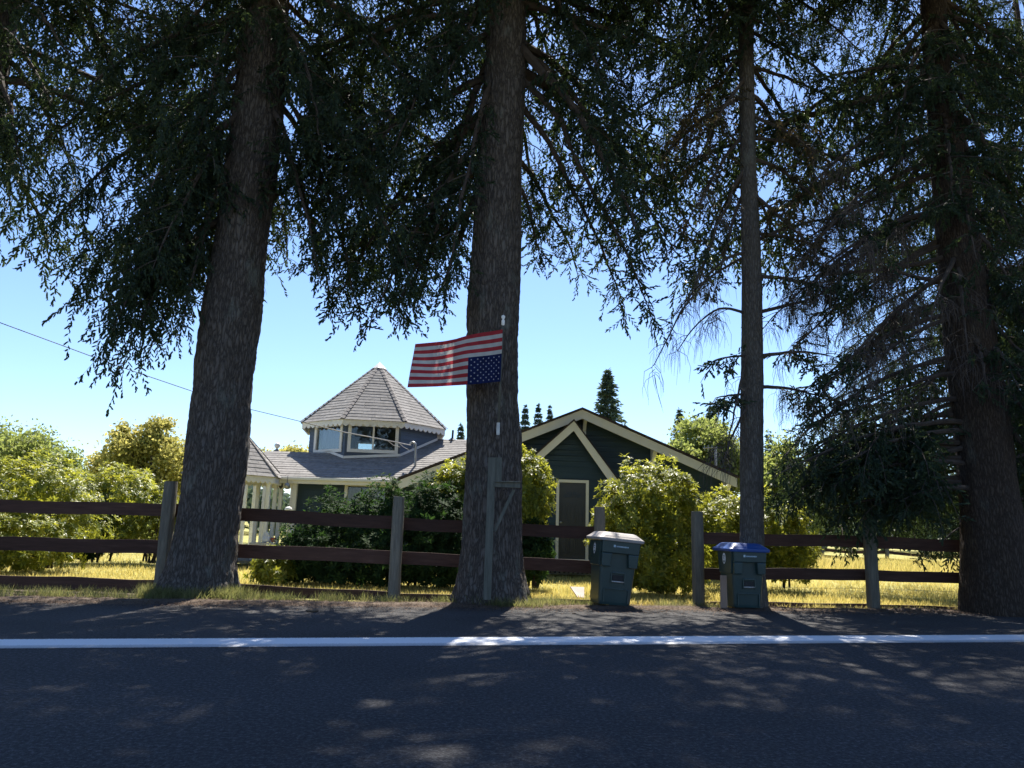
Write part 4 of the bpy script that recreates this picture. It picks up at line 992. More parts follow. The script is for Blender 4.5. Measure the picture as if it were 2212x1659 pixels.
# floor decking strip / vented skirt under the door
mb = MB()
for k in range(16):
    mb.box(HP((at(1140, 1225, YP - 0.1).x + 0.12 * k, YP - 0.12, 0.12)), (0.05, 0.04, 0.22))
mb.box(HP((at(1140, 1225, YP - 0.1).x + 0.9, YP - 0.1, 0.245)), (2.1, 0.1, 0.03)); mb.build('skirting', M['roofedge'], house)
# --- downspout at the left corner of the gable wall
mb = MB(); x = at(905, 1030, YW - 0.1).x; mb.box(HP((x, YW - 0.09, 1.3)), (0.1, 0.07, 2.15)); mb.build('downspout', M['cream'], house)

# --- left wing: long eave facing the road
YE = 21.4
E0, E1 = at(572, 1026, YE), at(862, 1035, YE)
ze = (E0.z + E1.z) / 2 
WS = 0.5
def plane_hit(px, py):
    d = ray(px, py); # z = ze + WS (Y-YE)
    t = (ze - WS * YE - CAM_H) / (d.z - WS * d.y); return Vector((0, 0, CAM_H)) + d * t
RL = plane_hit(700, 978); RR = plane_hit(1000, 950)
xl = E0.x - 0.6; xm = plane_hit(800, 980).x; xr = gable_xr = A0.x - (A0.z - RR.z) / SL + 0.4
wing_roof = MB()
def gable_prism(mb, x0, x1, yr, zr, y_f, z_f):
    yb = yr + (yr - y_f); th = 0.07
    mb.prism([HP((x0, y_f, z_f)), HP((x0, yr, zr)), HP((x0, yb, z_f)), HP((x0, yb, z_f - th)), HP((x0, yr, zr - th)), HP((x0, y_f, z_f - th))], (x1 - x0, 0, 0))
gable_prism(wing_roof, xl, xm, RL.y, ze + WS * (RL.y - YE), YE, ze)
gable_prism(wing_roof, xm + 0.001, xr, RR.y, ze + WS * (RR.y - YE), YE, ze)
wr = wing_roof.build('wing_roof', M['shingle_cap'], house)
# fascia + gutter
mb = MB(); mb.box(HP(((xl + E1.x) / 2 + 0.15, YE - 0.03, ze - 0.13)), (E1.x - xl + 0.3, 0.04, 0.17)); mb.build('eave_board', M['cream'], house)
mb = MB(); mb.box(HP(((xl + E1.x) / 2 + 0.15, YE - 0.105, ze - 0.075)), (E1.x - xl + 0.26, 0.1, 0.09)); mb.build('gutter', M['white'], house, 0.02)
mb = MB(); mb.box(HP(((xl + E1.x) / 2 + 0.3, YE + 0.3, ze - 0.09 + 0.005)), (E1.x - xl + 0.2, 0.55, 0.02)); mb.build('soffit', M['white'], house)
YWW = YE + 0.55
wx0, wx1 = at(640, 1100, YWW).x, WX0 + 0.1
wwx0, wwx1 = at(742, 1100, YWW).x, at(852, 1100, YWW).x
wz1 = at(742, 1043, YWW).z; wz0 = wz1 - 1.15
siding_wall('wall', house, YWW, wx0, wx1, 0.15, lambda x: ze - 0.08, M['siding'], holes=[(wwx0, wwx1, wz0, wz1)])
mb = MB(); mb.box(HP((wx0 + 0.75, YWW - 0.03, 1.2)), (0.06, 0.02, 2.0)); mb.build('corner_strip', M['siding'], house)
mb = MB(); mb.prism([HP((wx0, YWW + 0.102, 0.05)), HP((wx0 + 0.12, YWW + 0.102, 0.05)), HP((wx0 + 0.12, YWW + 0.102, ze)), HP((wx0, YWW + 0.102, ze))], (0, 2.6, 0)); mb.build('side_walls', M['siding'], house)
def window(parent, x0, x1, z0, z1, y, T=None, panes=2, fw=0.09, curtain=False, depth=0.07):
    """framed sliding window facing -y in local axes; T maps local to world"""
    T = T or (lambda p: Vector(p))
    w = MB()
    def bx(a, b, c, d, ya, yb):
        P = [T((a, ya, c)), T((b, ya, c)), T((b, ya, d)), T((a, ya, d))]
        Q = T((a, yb, c)) - T((a, ya, c)); w.prism([p - HL for p in P], Q)
    bx(x0, x0 + fw, z0, z1, y - 0.04, y + depth); bx(x1 - fw, x1, z0, z1, y - 0.04, y + depth)
    bx(x0 + fw + .001, x1 - fw - .001, z0, z0 + fw, y - 0.045, y + depth - .002); bx(x0 + fw + .001, x1 - fw - .001, z1 - fw, z1, y - 0.045, y + depth - .002)
    if panes == 2:
        xm_ = (x0 + x1) / 2; bx(xm_ - 0.028, xm_ + 0.028, z0 + fw + .001, z1 - fw - .001, y - 0.01, y + 0.04)
    ow = w.build('window', M['white'], parent)
    edges = [x0 + fw, x1 - fw] if panes == 1 else [x0 + fw, (x0 + x1) / 2 - 0.028, (x0 + x1) / 2 + 0.028, x1 - fw]
    for k in range(0, len(edges), 2):
        g_ = MB(); a, b = edges[k], edges[k + 1]
        P = [T((a, y + 0.015, z0 + fw)), T((b, y + 0.015, z0 + fw)), T((b, y + 0.015, z1 - fw)), T((a, y + 0.015, z1 - fw))]
        g_.prism([p - HL for p in P], T((a, y + 0.02, z0)) - T((a, y + 0.015, z0))); g_.build('pane', M['glass'], ow)
    if curtain:
        c_ = MB(); nn = 24
        for i in range(nn):
            a = x0 + fw + (x1 - x0 - 2 * fw) * i / nn; b = x0 + fw + (x1 - x0 - 2 * fw) * (i + 1) / nn
            ya = y + 0.16 + 0.03 * math.sin(i * 1.3); yb = y + 0.16 + 0.03 * math.sin((i + 1) * 1.3)
            c_.poly([T((a, ya, z0)) - HL, T((b, yb, z0)) - HL, T((b, yb, z1 - fw * 1.2)) - HL, T((a, ya, z1 - fw * 1.2)) - HL])
        c_.build('curtain', M['curtain'], ow)
    return ow
window(house, wwx0, wwx1, wz0, wz1, YWW)
mb = MB(); mb.box(HP(((wwx0 + wwx1) / 2, YWW + 1.2, 1.3)), (3.0, 0.05, 2.4)); mb.build('inner_wall', M['interior'], house)

# --- shingles: each strip its own piece on the slopes the view shows
SHN = {'n': 0}
def shingle_face(parent, A, B, C, D, expo=0.14, wid=0.8, lift=0.004, single=True, seed=0, cap=300):
    """A-B lower edge left to right, D-C upper edge; strips laid in courses"""
    A, B, C, D = map(Vector, (A, B, C, D)); rnd = random.Random(seed)
    n = ((B - A).cross(D - A)).normalized()
    if n.z < 0: n = -n
    sl = ((D + C) / 2 - (A + B) / 2).length; nc = max(1, int(sl / expo)); joined = MB()
    for k in range(nc):
        f0, f1 = k / nc, (k + 1) / nc
        l0, r0_ = A.lerp(D, f0), B.lerp(C, f0); l1, r1 = A.lerp(D, f1), B.lerp(C, f1)
        L = (r0_ - l0).length
        if L < 0.05: continue
        cuts = [0.0]; x = rnd.uniform(0.3, 1.0) * wid
        while x < L - 0.12: cuts.append(x / L); x += wid * rnd.uniform(0.8, 1.2)
        cuts.append(1.0)
        for a, b in zip(cuts[:-1], cuts[1:]):
            g0, g1 = 0.003 / L, -0.003 / L
            h = lift + rnd.uniform(0.006, 0.013)
            p0, p1 = l0.lerp(r0_, a + g0), l0.lerp(r0_, b + g1); q0, q1 = l1.lerp(r1, a + g0), l1.lerp(r1, b + g1)
            ex = (p0 - q0).normalized() * 0.006 
            mb = joined if (not single or SHN['n'] >= cap) else MB()
            # tabs: small notches read as separate tabs
            m = max(2, int((p1 - p0).length / 0.27)); pts_low = []
            for j in range(m):
                u0, u1 = j / m, (j + 1) / m; dd = ex * rnd.uniform(-1.2, 1.2)
                pts_low += [p0.lerp(p1, u0) + dd, p0.lerp(p1, u1 - 0.01) + dd]
            topn = n * lift
            up = [q1 + topn, q0 + topn]
            front = [p + n * h for p in pts_low]
            poly = [p - HL for p in front + up]
            mb.poly(poly); base = [p + n * 0.0008 for p in pts_low]
            for j in range(len(front) - 1): mb.poly([front[j + 1] - HL, front[j] - HL, base[j] - HL, base[j + 1] - HL])
            if mb is not joined:
                mb.build('shingle', M['shingle'], parent); SHN['n'] += 1
    if joined.f:
        o = joined.build('shingle_field', M['shingle'], parent); o['kind'] = 'stuff'
def wp(x, y): return Vector((x, y, ze + WS * (y - YE)))
# turret
TF = plane_hit(798, 990)       # foot of its front wall on the roof
AP = 2.02; TC = Vector((at(806, 1000, TF.y + AP).x, TF.y + AP + 0.02, 0))
tyaw = radians(9)
TAP = at(824, 786, TC.y).z; TE = at(800, 908, TC.y - AP * 1.12).z
def octa(k, ap, z, off=0.0):
    a = tyaw - pi / 2 + (k - 0.5) * pi / 4 + off; r = ap / cos(pi / 8)
    return Vector((TC.x + r * cos(a), TC.y + r * sin(a), z))
EAP = AP * 1.13
turret = house
zb_t = ze + WS * (TF.y - YE) - 0.25
for k in range(8):
    a = tyaw - pi / 2 + k * pi / 4; nrm = Vector((cos(a), sin(a), 0)); tan = Vector((-sin(a), cos(a), 0)); wd = 2 * AP * math.tan(pi / 8)
    c = TC + nrm * AP
    R3 = Matrix((tan, -nrm, Vector((0, 0, 1)))).transposed()
    zt = TE + 0.1
    origin = Vector((c.x, c.y, 0))
    T = lambda p, R3=R3, origin=origin: R3 @ Vector(p) + origin
    win = None
    zsill = at(800, 978, TF.y).z
    if k == 0: win = (-wd / 2 + 0.07, wd / 2 - 0.06, zsill, TE - 0.06)
    if k == 7: win = (-wd / 2 + 0.25, wd / 2 - 0.25 + 0.13, zsill, TE - 0.06)
    if k in (3, 4, 5): win = (-wd / 2 + 0.16, wd / 2 - 0.16, zsill + 0.3, TE - 0.22)
    siding_wall('wall', house, 0.0, -wd / 2 - 0.01, wd / 2 + 0.01, zb_t if k in (6, 7, 0, 1, 2) else zb_t, lambda x, zt=zt: zt, M['siding_sky'] if k != 7 else M['siding_sky'],
                holes=[(win[0], win[1], win[2], win[3])] if win else [], rot=R3, origin=origin, thick=0.08, course=0.13)
    if win: window(house, win[0], win[1], win[2], win[3], 0.0, T, panes=2 if k in (0, 3, 4, 5) else 1, fw=0.1 if k in (0, 7) else 0.06, curtain=(k == 7))
    # scalloped eave board
    ew = 2 * EAP * math.tan(pi / 8); ce = TC + nrm * EAP; oe = Vector((ce.x, ce.y, 0)); nsc = 9; mb = MB()
    top = [(-ew / 2, TE), (ew / 2, TE)]
    low = []
    for j in range(nsc):
        x1_ = ew / 2 - ew * j / nsc; x2_ = ew / 2 - ew * (j + 1) / nsc
        for u in np.linspace(0, 1, 6)[:-1 if j < nsc - 1 else None]:
            low.append((x1_ + (x2_ - x1_) * u, TE - 0.12 - 0.085 * math.sin(pi * u)))
    P = [(R3 @ Vector((x, 0, z)) + oe) - HL for x, z in top + low]
    mb.prism(P, -nrm * 0.03); mb.build('scalloped_board', M['white'], house)
# base flashing strips on the visible faces
def on_roof(p):
    yr = RR.y if p.x > xm else RL.y
    return ze + WS * (yr - YE) - WS * abs(p.y - yr)
for k in (7, 0, 1):
    P0, P1 = octa(k, AP + 0.025, 0), octa(k + 1, AP + 0.025, 0); mb = MB(); n = 8; up = []; lo = []
    for j in range(n + 1):
        q = P0.lerp(P1, j / n); z = on_roof(q); up.append(Vector((q.x, q.y, z + 0.1))); lo.append(Vector((q.x, q.y, z + 0.02)))
    a = tyaw - pi / 2 + k * pi / 4; nrm = Vector((cos(a), sin(a), 0))
    mb.prism([p - HL for p in lo + up[::-1]], nrm * 0.02); mb.build('base_trim', M['white'], house)
# turret roof shell, soffit, hips, shingles
mb = MB(); apex = Vector((TC.x, TC.y, TAP))
for k in range(8):
    mb.poly([octa(k, EAP + 0.03, TE) - HL, octa(k + 1, EAP + 0.03, TE) - HL, apex - HL])
mb.poly([octa(k, EAP + 0.03, TE - 0.002) - HL for k in range(8)])
tr_ = mb.build('turret_roof', M['shingle_cap'], house)
for k in (7, 0, 1, 6):
    a, b = octa(k, EAP + 0.05, TE - 0.01), octa(k + 1, EAP + 0.05, TE - 0.01)
    shingle_face(tr_, a, b, a.lerp(apex, 0.0) * 0.04 + apex * 0.96, b * 0.04 + apex * 0.96, expo=0.15, wid=1.0, seed=k, single=(k in (7, 0, 1)), cap=190)
for k in range(8):
    a = octa(k, EAP + 0.06, TE + 0.015); mb = MB(); nc = 18
    for j in range(nc):
        p, q = a.lerp(apex, j / nc), a.lerp(apex, (j + 1.15) / nc); d = (q - p).normalized(); s1 = d.cross(Vector((0, 0, 1))).normalized(); n_ = s1.cross(d)
        w = 0.085 if j < nc - 1 else 0.04
        mb.poly([p - s1 * w + n_ * 0.0 - HL, p + n_ * 0.03 - HL, q + n_ * 0.02 - HL, q - s1 * w - n_ * .02 - HL]); mb.poly([p + s1 * w - HL, p + n_ * 0.03 - HL, q + n_ * 0.02 - HL, q + s1 * w - n_ * .02 - HL])
    o = mb.build('hip_cap', M['shingle_cap'], tr_)
mb = MB(); mb.lathe(apex - HL + Vector((0, 0, -0.17)), [(0.26, -0.02), (0.15, 0.09), (0.0, 0.23)], 8); mb.build('apex_cap', M['white'], tr_)
# floor inside the turret
mb = MB(); mb.poly([octa(k, AP - 0.09, zb_t + 0.3) - HL for k in range(8)]); mb.poly([octa(k, AP - 0.09, TE - 0.03) - HL for k in range(8)]); mb.build('turret_floor', M['interior'], house)
# wing slopes
yl = RL.y; yr_ = RR.y
shingle_face(wr, wp(xl, YE - 0.02), wp(xm, YE - 0.02), wp(xm, yl), wp(xl, yl), expo=0.16, wid=1.05, seed=31, cap=300)
shingle_face(wr, wp(xm, YE - 0.02), wp(xr, YE - 0.02), wp(xr, yr_), wp(xm, yr_), expo=0.16, wid=1.05, seed=32, cap=300)
# vent pipe with flashing, service mast
v = plane_hit(977, 950); mb = MB(); mb.tube([v - HL, v - HL + Vector((0.01, 0, 0.32))], 0.035, 10); mb.lathe(v - HL + Vector((0, 0, 0.0)), [(0.15, -0.03), (0.05, 0.06)], 10); mb.build('vent_pipe', M['darkmetal'], house)
ms_ = at(897, 1002, YE + 0.9); mt = at(898, 962, YE + 0.9); mb = MB()
pts = [ms_ + Vector((0, 0, -0.35)), ms_, mt]; 
for k in range(1, 7):
    a = pi * k / 6; pts.append(mt + Vector((-0.09 + 0.09 * cos(a), 0, 0.09 * sin(a))))
mb.tube([p - HL for p in pts], 0.035, 10); mb.smooth = True; mb.build('service_mast', M['metal'], house)

# service cable from the road side to the mast, and its drip loops
cab = empty('overhead_cable', tuple(at(0, 697, 14.0))); tag(cab, 'thin overhead service cable sagging from the upper left to the mast on the roof', 'cable')
pts = [at(-300, 560, 13.0), at(0, 697, 14.2), at(120, 741, 15), at(250, 789, 15.8), at(415, 845, 17), at(540, 884, 18.2), at(660, 913, 19.4)]
mb = MB(); mb.tube([p - cab.location for p in pts], 0.009, 6, mi=0); mb.build('cable', M['cable'], cab)
pts2 = [pts[-1], at(740, 933, 20.2), at(800, 944, 21.0), at(860, 956, 21.7), at(888, 962, YE + 0.85)]
mb = MB(); mb.tube([p - cab.location for p in pts2], 0.017, 6); mb.build('insulated_end', M['cable_pale'], cab)
mb = MB(); mb.tube([p - cab.location for p in [at(860, 956, 21.9), at(872, 966, 22.0), at(888, 974, YE + .8), at(893, 966, YE + .85), at(893, 958, YE + .9)]], 0.009, 5)
mb.tube([p - cab.location for p in [at(836, 951, 21.6), at(850, 962, 21.7), at(864, 966, 21.8)]], 0.009, 5); mb.build('drip_loop', M['cable_pale'], cab)
an = empty('roof_antenna', tuple(at(1546, 1015, 24))); tag(an, 'small pale roof aerial sticking up behind the right slope of the gable', 'antenna')
b = an.location; mb = MB(); mb.tube([Vector((0, 0, -0.6)), at(1546, 966, 24) - b], 0.04, 8); mb.build('mast', M['metal'], an)
mb = MB(); mb.tube([at(1519, 968, 24) - b, at(1550, 966, 24) - b], 0.02, 6)
for q in (1522, 1530, 1538): mb.tube([at(q, 961, 24) - b, at(q, 973, 24) - b], 0.008, 5)
mb.build('boom', M['metal'], an)

# ================================================================== GAZEBO PORCH on the left
gz = empty('gazebo', tuple(Vector((at(492, 1180, 21.0).x, 21.0, 0)))); tag(gz, 'white open gazebo with scalloped eaves and pointed shingle roof, half behind the trunk', 'gazebo')
GC = gz.location; GR = 1.15; GZ = at(560, 1027, 20.0).z
def g8(k, r, z): 
    a = -pi / 2 + (k - 0.5) * pi / 4 + 0.1; return Vector((r * cos(a), r * sin(a), z))
for k in range(8):
    p = g8(k, GR, 0); mb = MB(); mb.box((p.x, p.y, GZ / 2), (0.1, 0.1, GZ)); mb.box((p.x, p.y, 0.08), (0.14, 0.14, 0.16)); mb.build('post', M['white'], gz)
    a, b = g8(k, GR + 0.16, GZ), g8(k + 1, GR + 0.16, GZ); mb = MB(); low = []; nsc = 7
    for j in range(nsc):
        for u in np.linspace(0, 1, 6)[:-1 if j < nsc - 1 else None]:
            q = b.lerp(a, (j + u) / nsc); low.append(q + Vector((0, 0, -0.13 - 0.06 * math.sin(pi * u))))
    nn = (b - a).cross(Vector((0, 0, 1))).normalized(); mb.prism([a, b] + low, -nn * 0.03); mb.build('scalloped_board', M['white'], gz)
GA = Vector((0, 0, GZ + 1.45)); mb = MB()
for k in range(8): mb.poly([g8(k, GR + 0.2, GZ), g8(k + 1, GR + 0.2, GZ), GA])
mb.poly([g8(k, GR + 0.2, GZ - 0.003) for k in range(8)]); gr = mb.build('roof', M['shingle_cap'], gz)
HLs = HL; HL = Vector((0, 0, 0)); SHN['n'] = 0
for k in (0, 1, 2, 7):
    a, b = g8(k, GR + 0.22, GZ - 0.005), g8(k + 1, GR + 0.22, GZ - 0.005)
    shingle_face(gr, a, b, a * 0.06 + GA * 0.94, b * 0.06 + GA * 0.94, expo=0.14, wid=0.7, seed=60 + k, cap=120)
HL = HLs
for k in range(8):
    a = g8(k, GR + 0.23, GZ + 0.01); mb = MB(); mb.tube([a, GA], [0.035, 0.02], 5); mb.build('hip_cap', M['shingle_cap'], gr)
mb = MB(); mb.lathe((0, 0, 0.04), [(0, 0), (GR + 0.15, 0), (GR + 0.15, 0.06), (0, 0.06)], 8); mb.build('floor', M['post'], gz)
# second small pointed roof with a ball finial, beyond the wing ridge
G2 = at(597, 985, 25.5); g2 = empty('garden_pavilion', (G2.x, 25.5, 0)); tag(g2, 'small pointed shingle roof topped by a white ball, rising behind the low wing', 'pavilion')
zr = at(597, 968, 25.5).z; ze2 = at(597, 1012, 25.5).z; mb = MB()
def g9(k, r, z): a = (k + 0.5) * pi / 3; return Vector((r * cos(a), r * sin(a), z))
for k in range(6): mb.poly([g9(k, 1.05, ze2 - 0.2), g9(k + 1, 1.05, ze2 - 0.2), Vector((0, 0, zr))])
mb.poly([g9(k, 1.05, ze2 - 0.203) for k in range(6)]); r2 = mb.build('roof', M['shingle_cap'], g2)
for k in range(6):
    q = g9(k, 0.9, 0); m2 = MB(); m2.box((q.x, q.y, (ze2 - 0.2) / 2), (0.1, 0.1, ze2 - 0.2)); m2.build('post', M['white'], g2)
mb = MB(); mb.smooth = True; mb.lathe((0, 0, zr + 0.09), [(0.0, -0.12), (0.03, -0.11), (0.04, -0.09)] + [(0.1 * sin(t), -0.1 * cos(t)) for t in np.linspace(0.3, pi, 9)], 14); mb.build('ball_finial', M['white'], g2)
# porch posts under the eave of the wing, with small lanterns
for px, top_s in ((601, 1), (632, 1), (574, 0)):
    p = at(px + 4, 1100, YE + 0.3); mb = MB(); mb.box(HP((p.x, YE + 0.25, (ze - 0.1) / 2 + 0.05)), (0.1, 0.1, ze - 0.2)); mb.build('porch_post', M['white'], house)
xa, xb = at(576, 1050, YE + 0.25).x, at(634, 1050, YE + 0.25).x; mb = MB(); low = []; nsc = 10; zt = ze - 0.2
for j in range(nsc):
    for u in np.linspace(0, 1, 6)[:-1 if j < nsc - 1 else None]:
        low.append(HP((xb + (xa - xb) * (j + u) / nsc, YE + 0.2, zt - 0.12 - 0.05 * math.sin(pi * u))))
mb.prism([HP((xa, YE + 0.2, zt)), HP((xb, YE + 0.2, zt))] + low, (0, 0.03, 0)); mb.build('scalloped_board', M['cream'], house)
ln = empty('porch_lantern', tuple(at(620, 1050, YE - 0.2))); tag(ln, 'small round grey lantern hanging under the porch eave', 'lantern')
mb = MB(); mb.tube([(0, 0, 0.06), (0, 0, 0.3)], 0.008, 6); mb.build('hanger', M['darkmetal'], ln)
mb = MB(); mb.smooth = True; mb.lathe((0, 0, 0), [(0.0, -0.09)] + [(0.09 * sin(t), -0.09 * cos(t)) for t in np.linspace(0.3, 2.7, 8)] + [(0, 0.1)], 12); mb.build('shade', M['metal'], ln)
gl = gnd(620, 1200); gl = at(623, 1101, 19.5); lp = empty('garden_lamp', (gl.x, 19.5, 0)); tag(lp, 'white globe garden lamp standing before the porch posts', 'lamp')
mb = MB(); mb.smooth = True; mb.lathe((0, 0, gl.z), [(0.0, -0.09)] + [(0.1 * sin(t), -0.08 * cos(t)) for t in np.linspace(0.3, 2.9, 8)] + [(0, 0.08)], 14); mb.build('globe', M['globe'], lp)
mb = MB(); mb.tube([(0, 0, 0), (0, 0, gl.z - 0.07)], 0.02, 8); mb.build('stem', M['white'], lp)
# garden ornaments on the porch
def orn(px, py, Y, prof, mat, label, cat='ornament', z=None, name='garden_ornament'):
    p = at(px, py, Y); o = MB(); o.smooth = True; o.lathe((0, 0, 0), prof, 12); ob = o.build(name, M[mat]); ob.location = p; tag(ob, label, cat); return ob
tb_ = empty('garden_table', (at(580, 1180, 20.6).x, 20.6, 0)); tag(tb_, 'low pale table on the porch with pots standing on it', 'table')
zt_ = at(575, 1172, 20.6).z; mb = MB(); mb.box((0, 0, zt_ - 0.03), (0.9, 0.5, 0.05)); mb.build('table_top', M['stone'], tb_)
for sx in (-0.38, 0.38):
    for sy in (-0.2, 0.2): mb = MB(); mb.box((sx, sy, (zt_ - 0.06) / 2), (0.05, 0.05, zt_ - 0.06)); mb.build('leg', M['stone'], tb_)
orn(575, 1171, 20.6, [(0, 0), (0.09, 0), (0.13, 0.05), (0.1, 0.13), (0.05, 0.16), (0.06, 0.22), (0.02, 0.27), (0, 0.27)], 'white', 'white rounded garden figure on the porch table')
orn(590, 1171, 20.6, [(0, 0), (0.05, 0), (0.08, 0.12), (0.06, 0.12), (0, 0.1)], 'terracotta', 'small orange flower pot on the porch table', 'pot', name='flower_pot')
pn = MB(); a, b, c, d = at(1232, 1267, 14.2), at(1262, 1268, 14.1), at(1262, 1291, 13.7), at(1248, 1290, 13.7)
ctr = (a + b + c + d) / 4; pn.prism([p - ctr for p in (a, b, c, d)], (0.0, 0.03, -0.02)); po = pn.build('slanted_board', M['pinkish']); po.location = ctr; tag(po, 'pale pinkish board lying aslant in the grass left of the grey-lidded bin', 'panel')

# ================================================================== FLAG, POLE AND BRACKET POST on the middle trunk
yP = 11.28
pole = empty('flag_pole', tuple(at(1076, 931, yP + 0.1))); tag(pole, 'thin white pole fixed upright to the middle trunk, holding the flag', 'flag pole')
pb, pt_ = at(1076, 931, yP + 0.1), at(1087, 690, yP)
mb = MB(); mb.smooth = True; mb.tube([Vector((0, 0, 0)), pt_ - pb], [0.017, 0.014], 10); mb.build('shaft', M['moss_wood'], pole)
mb = MB(); mb.smooth = True; mb.lathe(pt_ - pb, [(0.015, -0.1), (0.026, -0.08), (0.026, -0.02), (0.015, 0.0), (0.03, 0.03), (0.03, 0.055), (0.0, 0.075)], 12); mb.build('finial', M['white'], pole)
mb = MB(); mb.box(Vector((0, 0.04, 0.03)), (0.05, 0.12, 0.12)); mb.tube([(0, 0, -0.06), (0, 0, 0.13)], 0.026, 10); mb.build('bracket', M['metal'], pole)
# wall plate tying the bracket back to the trunk
mb = MB(); mb.box(Vector((0, 0.22, 0.03)), (0.04, 0.28, 0.06)); mb.build('mount_arm', M['darkmetal'], pole)
flag = empty('flag', tuple(at(1085, 712, yP))); tag(flag, 'striped flag with starry canton hung upside down, blowing to the left across the trunk', 'flag')
TOP = [(1086, 711.6), (1060, 716), (1035, 719.5), (1008, 725), (985, 732), (960, 737), (930, 740), (897, 743)]
BOT = [(1081, 824), (1060, 826), (1035, 829), (1003, 831.5), (975, 833), (945, 835), (915, 836), (880, 836.8)]
def fl(u, v):
    """u 0 hoist..1 fly, v 0 top..1 bottom"""
    x = u * (len(TOP) - 1); i = min(int(x), len(TOP) - 2); f = x - i
    t = [TOP[i][k] * (1 - f) + TOP[i + 1][k] * f for k in (0, 1)]; b = [BOT[i][k] * (1 - f) + BOT[i + 1][k] * f for k in (0, 1)]
    px = t[0] * (1 - v) + b[0] * v; py = t[1] * (1 - v) + b[1] * v
    py += 3.0 * math.sin(u * 9 + v * 2.2) * math.sin(pi * v) * u
    Y = yP - 0.02 - 0.12 * u + 0.07 * math.sin(u * 8.5 + v * 2.4) * min(1, u * 3) + 0.03 * math.sin(u * 19 + v * 5) * u
    return at(px, py, Y) - flag.location
NU = 30; CAN = 12
def patch(name, u0, u1, v0, v1, mat, nu, nv, parent):
    mb = MB(); mb.smooth = True
    th = Vector((0, 0.004, 0)); g0 = [[fl(u0 + (u1 - u0) * i / nu, v0 + (v1 - v0) * j / nv) for i in range(nu + 1)] for j in range(nv + 1)]
    for j in range(nv):
        for i in range(nu):
            mb.poly([g0[j][i], g0[j][i + 1], g0[j + 1][i + 1], g0[j + 1][i]]); 
    return mb.build(name, mat, parent)
for k in range(13):
    red = k % 2 == 0; v0, v1 = k / 13, (k + 1) / 13
    patch('stripe', 0.0 if k < 6 else 0.4, 1.0, v0, v1, M['flag_red'] if red else M['flag_white'], 26, 2, flag)
can = patch('canton', 0.0, 0.4, 6 / 13, 1.0, M['flag_blue'], 12, 9, flag)
st = MB()
for r in range(9):
    nst = 6 if r % 2 == 0 else 5
    for c_ in range(nst):
        u = 0.4 * ((c_ * 2 + (1 if r % 2 == 0 else 2)) / 12.0); v = 6 / 13 + (7 / 13) * (r + 1) / 10
        for dy in (-0.004, 0.004):
            pts = []
            for q in range(10):
                a = -pi / 2 + q * pi / 5 + pi; rr_ = 0.0155 if q % 2 == 0 else 0.0065
                pts.append(fl(u + rr_ * cos(a) / 1.41, v + rr_ * sin(a) / 0.79) + Vector((0, dy, 0)))
            st.poly(pts)
o = st.build('stars', M['flag_white'], can)
# mossy post with head block, arm and brace leaning at the trunk
yB = 11.2
bp = empty('bracket_post', tuple(gnd(1052, 1296))); tag(bp, 'old mossy timber post with short arm and diagonal brace, standing against the middle trunk', 'post')
def beam(name, p, q, w, th, mat='moss_wood', y=yB):
    A, B = at(*p, y), at(*q, y); d = (B - A).normalized(); n = d.cross(Vector((0, 1, 0))).normalized(); mb = MB()
    mb.prism([A - n * w / 2 - bp.location, B - n * w / 2 - bp.location, B + n * w / 2 - bp.location, A + n * w / 2 - bp.location], (0, th, 0)); return mb.build(name, M[mat], bp, 0.006)
beam('upright', (1052, 1296), (1063, 988), 0.115, 0.1)
beam('head_block', (1075, 1042), (1076, 988), 0.12, 0.1, y=yB + 0.01)
beam('arm', (1066, 1046), (1124, 1048), 0.085, 0.11, y=yB - 0.01)
beam('brace', (1110, 1058), (1068, 1148), 0.05, 0.05, y=yB + 0.05)
beam('shelf', (1070, 1040), (1124, 1041), 0.02, 0.16, y=yB - 0.04)

